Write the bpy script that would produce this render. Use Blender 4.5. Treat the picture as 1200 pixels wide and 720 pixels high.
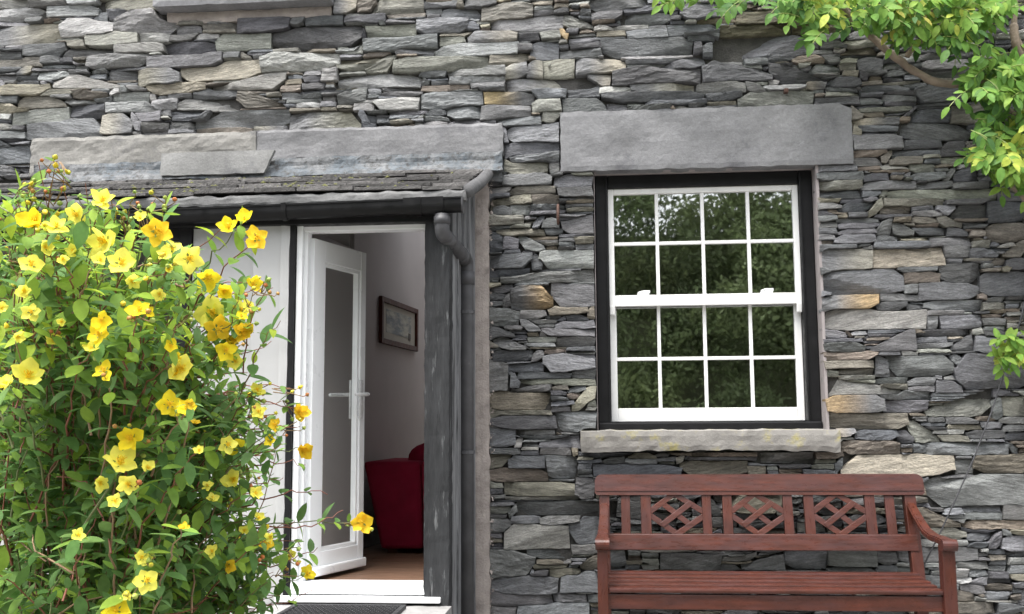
import bpy, bmesh, math, random
import numpy as np
from mathutils import Vector, Matrix, noise
S = bpy.context.scene
for o in list(bpy.data.objects): bpy.data.objects.remove(o)
R = math.radians
random.seed(11)
rng = np.random.default_rng(11)

# ------------------------------------------------------------------ camera
F = 1200.0                                   # focal length in photograph pixels (1200 wide)
CAM = Vector((0, -5.8, 1.25))
yaw, pitch, roll = R(5.0), math.atan(145 / F), -0.006
fw = Vector((-math.sin(yaw) * math.cos(pitch), math.cos(yaw) * math.cos(pitch), math.sin(pitch)))
r0 = Vector((math.cos(yaw), math.sin(yaw), 0)); u0 = r0.cross(fw)
rt = r0 * math.cos(roll) + u0 * math.sin(roll); up = u0 * math.cos(roll) - r0 * math.sin(roll)
cd = bpy.data.cameras.new('camera'); cam = bpy.data.objects.new('camera', cd); S.collection.objects.link(cam)
cam.matrix_world = Matrix(((rt.x, up.x, -fw.x, CAM.x), (rt.y, up.y, -fw.y, CAM.y), (rt.z, up.z, -fw.z, CAM.z), (0, 0, 0, 1)))
cd.sensor_width = 36; cd.lens = 36 * F / 1200; cd.clip_start = 0.05; cd.clip_end = 1000
S.camera = cam

def P(px, py, Y=0.0):                        # photograph pixel -> point on the plane y = Y
    d = fw + rt * ((px - 600) / F) - up * ((py - 360) / F)
    return CAM + d * ((Y - CAM.y) / d.y)
def PD(px, py, depth):                       # photograph pixel at a distance along the view axis
    return CAM + (fw + rt * ((px - 600) / F) - up * ((py - 360) / F)) * depth
def proj(p):
    v = p - CAM; d = v.dot(fw)
    return 600 + F * v.dot(rt) / d, 360 - F * v.dot(up) / d, d

# ------------------------------------------------------------------ light
SUN_EL, SUN_AZ = R(70), R(215)               # high, soft, from behind the viewer's right
w = bpy.data.worlds.new("World"); S.world = w; w.use_nodes = True
nt = w.node_tree; bg = nt.nodes['Background']
sky = nt.nodes.new('ShaderNodeTexSky'); sky.sky_type = 'NISHITA'; sky.sun_disc = False
sky.sun_elevation = SUN_EL; sky.sun_rotation = SUN_AZ; sky.dust_density = 4; sky.air_density = 1.0; sky.ozone_density = 1
hs = nt.nodes.new('ShaderNodeHueSaturation'); hs.inputs['Saturation'].default_value = 0.18
nt.links.new(sky.outputs[0], hs.inputs['Color']); nt.links.new(hs.outputs[0], bg.inputs[0]); bg.inputs[1].default_value = 0.15
sd = bpy.data.lights.new('sun', 'SUN'); sd.energy = 1.3; sd.angle = R(25); sd.color = (1, .96, .9)
sun = bpy.data.objects.new('sun', sd); S.collection.objects.link(sun)
sdir = Vector((math.sin(SUN_AZ) * math.cos(SUN_EL), math.cos(SUN_AZ) * math.cos(SUN_EL), math.sin(SUN_EL)))
sun.rotation_euler = sdir.to_track_quat('Z', 'Y').to_euler()
S.view_settings.view_transform = 'Standard'; S.view_settings.look = 'None'
S.view_settings.exposure = 1.75; S.view_settings.gamma = 1
S.render.engine = 'CYCLES'
S.cycles.max_bounces = 8; S.cycles.transparent_max_bounces = 16

# ------------------------------------------------------------------ helpers
def link(o): S.collection.objects.link(o); return o
def prnt(o, p):
    if p is not None:
        o.parent = p
        m = p['_w'] if '_w' in p else None
        o.matrix_parent_inverse = Matrix.Translation(-Vector(WL.get(p.name, (0, 0, 0))))
WL = {}                                      # world location of every parent
def tag(o, label=None, cat=None, group=None, kind=None):
    if label: o['label'] = label
    if cat: o['category'] = cat
    if group: o['group'] = group
    if kind: o['kind'] = kind
    return o
def empty(name, loc, label, cat, group=None):
    o = link(bpy.data.objects.new(name, None)); o.location = loc; o.empty_display_size = .1
    WL[o.name] = tuple(loc)
    return tag(o, label, cat, group)
def mobj(name, verts, faces, mat, parent=None, smooth=False, cols=None, kind=None, origin=None):
    verts = np.asarray(verts, dtype=float).reshape(-1, 3)
    if origin is None: origin = (verts.min(0) + verts.max(0)) / 2 if len(verts) else np.zeros(3)
    origin = np.asarray(origin, float)
    me = bpy.data.meshes.new(name); me.from_pydata((verts - origin).tolist(), [], faces)
    if cols is not None:
        a = me.color_attributes.new('tint', 'FLOAT_COLOR', 'POINT')
        c = np.ones((len(verts), 4)); q_ = np.asarray(cols); c[:, :q_.shape[1]] = q_
        a.data.foreach_set('color', c.ravel())
    if smooth: me.shade_smooth()
    me.materials.append(mat); me.update()
    o = link(bpy.data.objects.new(name, me)); o.location = origin
    WL[o.name] = tuple(origin)
    if parent is not None:
        o.parent = parent; o.matrix_parent_inverse = Matrix.Translation(-Vector(WL[parent.name]))
    if kind: o['kind'] = kind
    return o
class MB:
    def __init__(s): s.v = []; s.f = []
    def add(s, v, f):
        n = len(s.v); s.v += [tuple(p) for p in v]; s.f += [tuple(i + n for i in q) for q in f]; return s
    def box(s, x0, x1, y0, y1, z0, z1, b=0.0):
        if x0 > x1: x0, x1 = x1, x0
        if y0 > y1: y0, y1 = y1, y0
        if z0 > z1: z0, z1 = z1, z0
        return s.hexa([(x0, y0, z0), (x1, y0, z0), (x1, y1, z0), (x0, y1, z0), (x0, y0, z1), (x1, y0, z1), (x1, y1, z1), (x0, y1, z1)], b)
    def hexa(s, c, b=0.0):
        bm = bmesh.new(); vs = [bm.verts.new(p) for p in c]
        for q in ((0, 3, 2, 1), (4, 5, 6, 7), (0, 1, 5, 4), (1, 2, 6, 5), (2, 3, 7, 6), (3, 0, 4, 7)): bm.faces.new([vs[i] for i in q])
        if b: bmesh.ops.bevel(bm, geom=bm.edges[:], offset=b, segments=2, affect='EDGES', profile=.6)
        bm.verts.index_update()
        s.add([v.co.copy() for v in bm.verts], [[v.index for v in f.verts] for f in bm.faces]); bm.free(); return s
    def tube(s, pts, rad, n=8, cap=True):
        pts = [Vector(p) for p in pts]; base = len(s.v); k = len(pts)
        rad = rad if hasattr(rad, '__len__') else [rad] * k
        t = (pts[1] - pts[0]).normalized()
        a = t.cross(Vector((0, 0, 1)));  a = a if a.length > .1 else t.cross(Vector((1, 0, 0))); a.normalize()
        for i, p in enumerate(pts):
            t = (pts[min(i + 1, k - 1)] - pts[max(i - 1, 0)]).normalized()
            a = (a - t * a.dot(t)).normalized(); b = t.cross(a)
            for j in range(n):
                th = 2 * math.pi * j / n
                s.v.append(tuple(p + (a * math.cos(th) + b * math.sin(th)) * rad[i]))
        for i in range(k - 1):
            for j in range(n):
                j2 = (j + 1) % n
                s.f.append((base + i * n + j, base + i * n + j2, base + (i + 1) * n + j2, base + (i + 1) * n + j))
        if cap:
            s.f.append(tuple(base + j for j in reversed(range(n)))); s.f.append(tuple(base + (k - 1) * n + j for j in range(n)))
        return s
    def prism(s, prof, axis_pts):            # prof: list of (a,b); axis_pts two Vectors, with frame vectors
        (p0, p1, ea, eb) = axis_pts; n = len(prof)
        v = [p0 + ea * a + eb * b for a, b in prof] + [p1 + ea * a + eb * b for a, b in prof]
        f = [(i, (i + 1) % n, n + (i + 1) % n, n + i) for i in range(n)] + [tuple(reversed(range(n))), tuple(range(n, 2 * n))]
        return s.add(v, f)
    def shear(s, fn): s.v = [fn(v) for v in s.v]; return s
    def obj(s, name, mat, parent=None, smooth=False, kind=None, cols=None):
        return mobj(name, s.v, s.f, mat, parent, smooth, cols, kind)
def rough_slab(x0, x1, z0, z1, yf, yb, seed, nx=24, nz=7, amp=.006, edge=.008, top=None, bot=None, chip=.006):
    """A slab of riven stone: front relief, worn irregular outline, real thickness."""
    vs, fs = [], []
    top = top or (lambda u: 0); bot = bot or (lambda u: 0)
    for j in range(nz):
        for i in range(nx):
            u, t = i / (nx - 1), j / (nz - 1)
            x = x0 + (x1 - x0) * u
            zt = z1 + top(u) + chip * noise.noise(Vector((x * 14, seed, 1))); zb = z0 + bot(u) + chip * noise.noise(Vector((x * 14, seed, 7)))
            z = zb + (zt - zb) * t
            if i == 0: x += chip * noise.noise(Vector((z * 20, seed, 3)))
            if i == nx - 1: x += chip * noise.noise(Vector((z * 20, seed, 5)))
            y = yf + amp * noise.noise(Vector((x * 4, z * 9, seed))) + amp * .4 * noise.noise(Vector((x * 17, z * 30, seed)))
            if i in (0, nx - 1) or j in (0, nz - 1): y += edge * (.6 + .8 * abs(noise.noise(Vector((x * 20, z * 20, seed)))))
            vs.append((x, y, z))
    for j in range(nz - 1):
        for i in range(nx - 1):
            a = j * nx + i; fs.append((a, a + 1, a + nx + 1, a + nx))
    ring = [i for i in range(nx)] + [j * nx + nx - 1 for j in range(1, nz)] + [(nz - 1) * nx + i for i in range(nx - 2, -1, -1)] + [j * nx for j in range(nz - 2, 0, -1)]
    b = len(vs)
    for k in ring: vs.append((vs[k][0], yb, vs[k][2]))
    n = len(ring)
    for k in range(n): fs.append((ring[(k + 1) % n], ring[k], b + k, b + (k + 1) % n))
    fs.append(tuple(b + k for k in range(n)))
    return vs, fs

# ------------------------------------------------------------------ materials
def mat(name, col=(.5, .5, .5), rough=.6, var=.25, scale=6, stretch=(1, 1, 1), bump=.0, bscale=60, bdist=.004,
        col2=None, scale2=3, thr=(.55, .65), tint=False, spec=.5, coat=0, extra=None, streak=0, streak_scale=(3, 3, 60), transl=0, fine=0, bump2=0):
    m = bpy.data.materials.new(name); m.use_nodes = True; n = m.node_tree.nodes; l = m.node_tree.links
    bs = n['Principled BSDF']; bs.inputs['Roughness'].default_value = rough
    bs.inputs['Specular IOR Level'].default_value = spec
    if coat: bs.inputs['Coat Weight'].default_value = coat; bs.inputs['Coat Roughness'].default_value = .25
    geo = n.new('ShaderNodeNewGeometry')
    mp = n.new('ShaderNodeMapping'); mp.inputs['Scale'].default_value = stretch; l.new(geo.outputs['Position'], mp.inputs[0])
    if tint and fine and bump2:
        at0 = n.new('ShaderNodeAttribute'); at0.attribute_name = 'tint'
        ma = n.new('ShaderNodeMath'); ma.operation = 'SUBTRACT'; l.new(at0.outputs['Alpha'], ma.inputs[0]); ma.inputs[1].default_value = .5
        vr = n.new('ShaderNodeVectorRotate'); vr.rotation_type = 'Y_AXIS'; l.new(geo.outputs['Position'], vr.inputs['Vector']); l.new(ma.outputs[0], vr.inputs['Angle']); l.new(vr.outputs[0], mp.inputs[0])
    def nz(sc, det=4, vec=None, ro=.55):
        t = n.new('ShaderNodeTexNoise'); t.inputs['Scale'].default_value = sc; t.inputs['Detail'].default_value = det; t.inputs['Roughness'].default_value = ro
        l.new(vec or mp.outputs[0], t.inputs['Vector']); return t.outputs['Fac']
    def rng_(src, a, b, c=0.0, d=1.0):
        t = n.new('ShaderNodeMapRange'); t.inputs[1].default_value = a; t.inputs[2].default_value = b; t.inputs[3].default_value = c; t.inputs[4].default_value = d
        l.new(src, t.inputs[0]); return t.outputs[0]
    def mix(kind, fac, a, b):
        t = n.new('ShaderNodeMix'); t.data_type = 'RGBA'; t.blend_type = kind
        for s_, v in ((0, fac), (6, a), (7, b)):
            if hasattr(v, 'links'): l.new(v, t.inputs[s_])
            elif isinstance(v, (int, float)): t.inputs[s_].default_value = v
            else: t.inputs[s_].default_value = (*v, 1)
        return t.outputs[2]
    if tint:
        at = n.new('ShaderNodeAttribute'); at.attribute_name = 'tint'; c = at.outputs['Color']
        if col != (.5, .5, .5): c = mix('MULTIPLY', 1.0, c, col)
    else:
        rgb = n.new('ShaderNodeRGB'); rgb.outputs[0].default_value = (*col, 1); c = rgb.outputs[0]
    if col2: c = mix('MIX', rng_(nz(scale2, 6, ro=.65), *thr), c, col2)
    if extra:
        for (ec, es, e0, e1) in extra: c = mix('MIX', rng_(nz(es, 8, ro=.7), e0, e1), c, ec)
    if streak:
        mp2 = n.new('ShaderNodeMapping'); mp2.inputs['Scale'].default_value = streak_scale; l.new(mp.inputs[0].links[0].from_socket, mp2.inputs[0])
        g = rng_(nz(1, 5, mp2.outputs[0]), .3, .7, 1 - streak, 1 + streak); c = mix('MULTIPLY', 1.0, c, g)
    if fine:
        g = rng_(nz(55, 8, ro=.75), .3, .7, 1 - fine, 1 + fine); c = mix('MULTIPLY', 1.0, c, g)
    if var:
        g = rng_(nz(scale, 6), .3, .7, 1 - var, 1 + var); c = mix('MULTIPLY', 1.0, c, g)
    l.new(c, bs.inputs['Base Color'])
    if bump:
        h = nz(bscale, 8, ro=.65)
        bp = n.new('ShaderNodeBump'); bp.inputs['Strength'].default_value = bump; bp.inputs['Distance'].default_value = bdist
        l.new(h, bp.inputs['Height']); l.new(bp.outputs[0], bs.inputs['Normal'])
        if bump2:
            b2 = n.new('ShaderNodeBump'); b2.inputs['Strength'].default_value = bump2; b2.inputs['Distance'].default_value = bdist * .4
            l.new(nz(bscale * 4, 8, ro=.7), b2.inputs['Height']); l.new(bp.outputs[0], b2.inputs['Normal']); l.new(b2.outputs[0], bs.inputs['Normal'])
    l.new(rng_(nz(scale * 2.3), .3, .7, max(rough - .12, .02), min(rough + .12, 1)), bs.inputs['Roughness'])
    if transl:
        tr = n.new('ShaderNodeBsdfTranslucent'); l.new(c, tr.inputs[0])
        mx = n.new('ShaderNodeMixShader'); mx.inputs[0].default_value = transl
        l.new(bs.outputs[0], mx.inputs[1]); l.new(tr.outputs[0], mx.inputs[2]); l.new(mx.outputs[0], n['Material Output'].inputs[0])
    return m
def glass_mat(name, refl=.16, trans=(.75, .8, .78), rough=0.0, wav=0):
    m = bpy.data.materials.new(name); m.use_nodes = True; n = m.node_tree.nodes; l = m.node_tree.links
    n.remove(n['Principled BSDF'])
    t = n.new('ShaderNodeBsdfTransparent'); t.inputs[0].default_value = (*trans, 1)
    g = n.new('ShaderNodeBsdfGlossy'); g.inputs['Roughness'].default_value = max(rough, .016); g.inputs[0].default_value = (.95, .97, .96, 1)
    lw = n.new('ShaderNodeFresnel'); lw.inputs[0].default_value = 1.5
    a = n.new('ShaderNodeMath'); a.operation = 'ADD'; a.inputs[1].default_value = refl; a.use_clamp = True; l.new(lw.outputs[0], a.inputs[0])
    mx = n.new('ShaderNodeMixShader'); l.new(a.outputs[0], mx.inputs[0]); l.new(t.outputs[0], mx.inputs[1]); l.new(g.outputs[0], mx.inputs[2])
    if wav:
        geo = n.new('ShaderNodeNewGeometry'); nz = n.new('ShaderNodeTexNoise'); nz.inputs['Scale'].default_value = 3; nz.inputs['Detail'].default_value = 1
        l.new(geo.outputs['Position'], nz.inputs['Vector'])
        bp = n.new('ShaderNodeBump'); bp.inputs['Strength'].default_value = wav; bp.inputs['Distance'].default_value = .01
        l.new(nz.outputs['Fac'], bp.inputs['Height']); l.new(bp.outputs[0], g.inputs['Normal'])
    l.new(mx.outputs[0], n['Material Output'].inputs[0])
    return m
M = dict(
    slate=mat('slate', tint=True, rough=.62, var=.28, scale=9, stretch=(1, 1, 2.6), bump=.9, bscale=26, bdist=.016, spec=.35,
              extra=[((.36, .36, .33), 14, .66, .8), ((.03, .03, .034), 10, .68, .84)], streak=.3, streak_scale=(5, 5, 80), fine=.35, bump2=.8),
    slab=mat('slab', tint=True, rough=.72, var=.18, scale=5, bump=.5, bscale=70, bdist=.006, spec=.3,
             extra=[((.11, .11, .12), 3.2, .56, .74), ((.38, .37, .35), 11, .66, .8)], fine=.18),
    sillstone=mat('sill_stone', (.22, .21, .195), .8, .25, 9, bump=.6, bscale=60, bdist=.006, col2=(.25, .225, .10), scale2=9, thr=(.54, .66), extra=[((.5, .5, .48), 40, .7, .78)]),
    joint=mat('joint', (.06, .058, .055), .95, .4, 20, bump=.8, bscale=80, bdist=.01),
    mortar=mat('mortar', (.38, .335, .31), .92, .22, 14, bump=.9, bscale=90, bdist=.008, extra=[((.16, .14, .13), 9, .58, .75)]),
    reveal=mat('reveal_render', (.30, .27, .268), .9, .15, 8, bump=.4, bscale=90, bdist=.003),
    lead=mat('lead', (.095, .112, .128), .75, .3, 10, bump=.7, bscale=60, bdist=.008, col2=(.12, .125, .13), scale2=5, thr=(.46, .56), extra=[((.05, .05, .05), 30, .5, .62), ((.3, .3, .3), 9, .68, .74)], fine=.35),
    white=mat('white_upvc', (.82, .83, .84), .35, .03, 4),
    whitewood=mat('white_gloss_wood', (.84, .84, .83), .35, .04, 5, bump=.05, bscale=80, bdist=.001),
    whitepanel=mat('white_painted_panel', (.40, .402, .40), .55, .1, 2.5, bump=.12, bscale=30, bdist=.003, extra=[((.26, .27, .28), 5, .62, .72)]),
    black=mat('black_paint', (.008, .008, .009), .5, .3, 12, bump=.1, bscale=60, bdist=.002, extra=[((.03, .03, .032), 18, .64, .8)], spec=.25),
    gutter=mat('black_plastic', (.006, .006, .0065), .4, .3, 10, extra=[((.018, .018, .018), 12, .6, .8)], spec=.22),
    pipe=mat('grey_pipe_plastic', (.07, .07, .075), .5, .25, 9, extra=[((.12, .12, .125), 14, .6, .75)], spec=.35),
    peel=mat('peeling_paint_wood', (.034, .035, .037), .8, .35, 8, spec=.2, stretch=(1, 1, .14), bump=.9, bscale=45, bdist=.008,
             col2=(.13, .133, .136), scale2=34, thr=(.58, .68), fine=.3, extra=[((.01, .01, .01), 25, .62, .7)]),
    weather=mat('weathered_board', (.17, .173, .18), .85, .3, 10, stretch=(3, 3, .25), bump=.7, bscale=40, bdist=.005, col2=(.045, .047, .05), scale2=9, thr=(.5, .64)),
    pane=glass_mat('window_glass', .42, (.62, .66, .64), 0, .05),
    dpane=glass_mat('door_glass', .34, (.5, .51, .51), .08),
    porchpane=glass_mat('porch_glass', .05, (.5, .5, .5)),
    bench=mat('mahogany_stain', (.066, .0180, .0105), .32, .28, 7, stretch=(1, 4, 4), bump=.25, bscale=30, bdist=.002, col2=(.062, .023, .020), scale2=4, thr=(.42, .66), streak=.22, streak_scale=(3, 70, 70), spec=.42),
    benchv=mat('mahogany_stain_upright', (.066, .0180, .0105), .34, .28, 7, stretch=(4, 4, 1), bump=.25, bscale=30, bdist=.002, col2=(.062, .023, .020), scale2=4, thr=(.42, .66), spec=.36),
    roomwall=mat('room_plaster', (.43, .405, .395), .9, .04, 3),
    skirting=mat('skirting_paint', (.06, .045, .04), .6),
    plank=mat('oak_floor', (.15, .085, .052), .5, .25, 4, stretch=(1, 8, 1), bump=.1, bscale=40, bdist=.002),
    red=mat('red_fabric', (.17, .008, .024), .9, .15, 9, bump=.3, bscale=160, bdist=.002, spec=.1),
    frame=mat('dark_red_frame', (.06, .018, .012), .5, .3, 20, spec=.2),
    mount=mat('picture_mount', (.40, .385, .33), .8, .05),
    print=mat('seascape_print', (.19, .22, .23), .7, .25, 9, stretch=(1, 1, 3), col2=(.42, .42, .36), scale2=5, thr=(.45, .6)),
    chrome=mat('brushed_metal', (.6, .6, .6), .3, .05),
    rust=mat('rusty_iron', (.07, .035, .025), .8, .3, 40, bump=.5, bscale=90),
    rubber=mat('black_rubber', (.016, .016, .018), .6, .3, 30),
    step=mat('step_stone', (.27, .265, .26), .85, .25, 6, bump=.5, bscale=50, bdist=.006, extra=[((.13, .13, .125), 6, .55, .7)]),
    paving=mat('paving', (.2, .195, .185), .9, .3, 3, bump=.5, bscale=30, bdist=.01),
    leaf=mat('leaf', tint=True, rough=.55, var=.2, scale=40, transl=.42, spec=.16),
    petal=mat('petal', (.98, .92, .17), .6, .12, 45, transl=.42, spec=.15),
    stamen=mat('stamen', (.92, .66, .03), .6, .15, 90, transl=.2),
    bud=mat('bud', tint=True, rough=.5, var=.1, scale=60),
    stem=mat('stem', tint=True, rough=.6, var=.2, scale=40),
    bark=mat('vine_bark', (.21, .165, .125), .85, .3, 14, bump=.8, bscale=60, bdist=.006),
    moss=mat('moss', (.075, .078, .016), .95, .4, 40, bump=.6, bscale=120, bdist=.01),
    wood=mat('woodland_leaf', tint=True, rough=.6, var=.2, scale=2, transl=.4, spec=.3),
    cable=mat('black_cable', (.05, .05, .055), .5),
)

# ------------------------------------------------------------------ ground, woodland behind the viewer
GZ = 0.0
mobj('ground', [(-70, -70, GZ), (70, -70, GZ), (70, 70, GZ), (-70, 70, GZ)], [(0, 1, 2, 3)], M['paving'], kind='structure')

def leaf_cards(n, cen, ext, size, cols, rngl):
    c = cen + (rngl.random((n, 3)) - .5) * 2 * ext
    a = rngl.normal(size=(n, 3)); a /= np.linalg.norm(a, axis=1)[:, None]
    b = rngl.normal(size=(n, 3)); b -= a * (a * b).sum(1)[:, None]; b /= np.linalg.norm(b, axis=1)[:, None]
    s = size * (.6 + .8 * rngl.random(n))[:, None]
    return np.stack([c - a * s, c + b * s * .5, c + a * s, c - b * s * .5], 1)
quads, qc = [], []
for k in range(520):                          # leafy clumps of the wooded bank across the lane
    x = rng.uniform(-26, 26); near = abs(x - 3.2) < 5
    t = rng.random(); z = .3 + t * (9.0 + 1.2 * math.sin(x * .7) + 1.2 * math.sin(x * 1.9 + 1)); y = -19 - 3.0 * t - rng.random() * 2.5
    n = 1100 if near else 110
    rad = rng.uniform(.7, 1.5)
    d = rng.normal(size=(n, 3)); d /= np.linalg.norm(d, axis=1)[:, None]
    c = np.array([x, y, z]) + d * rad * (.55 + .45 * rng.random((n, 1)))
    q = leaf_cards(n, c, np.array([.05, .05, .05]), .075 if near else .3, None, rng)
    g = np.array([.19, .25, .12]) * rng.uniform(.7, 1.4) + np.array([.03, .02, 0]) * rng.random()
    quads.append(q); qc.append(np.repeat(g[None] * (.7 + .6 * rng.random((n, 1))), 4, 0))
for k in range(80):
    x = rng.uniform(-22, 24); z = rng.uniform(8.5, 11); n = 70
    c = np.array([x, -21.5, z]) + rng.normal(size=(n, 3)) * .45
    quads.append(leaf_cards(n, c, np.full(3, .05), .13, None, rng)); qc.append(np.repeat(np.full((n, 3), .05) * np.array([[1, 1.6, .6]]), 4, 0))
mobj('hillside', [(-45, -23.5, -.05), (45, -23.5, -.05), (45, -26.5, 7.5), (-45, -26.5, 7.5), (45, -60, 9), (-45, -60, 9)], [(0, 1, 2, 3), (3, 2, 4, 5)], mat('hill_grass', (.06, .075, .03), .95, .4, 3), kind='structure')
V = np.concatenate(quads).reshape(-1, 3); V[:, 2] = np.maximum(V[:, 2], .02)
mobj('woodland', V, np.arange(len(V)).reshape(-1, 4).tolist(), M['wood'], cols=np.concatenate(qc), kind='stuff')
tag(bpy.data.objects['woodland'], 'leafy green wooded bank opposite the cottage, mirrored in the window panes', 'woodland')

# ------------------------------------------------------------------ the stone wall
cottage = empty('stone_cottage', (0, .2, 0), 'grey dry-laid slate cottage wall with a white sash window', 'house')
TONE = dict(d=(.122, .124, .131), m=(.190, .192, .197), l=(.34, .338, .33), g=(.27, .268, .238), w=(.35, .325, .275), o=(.40, .30, .175), b=(.21, .18, .15), k=(.12, .105, .07))
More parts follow.
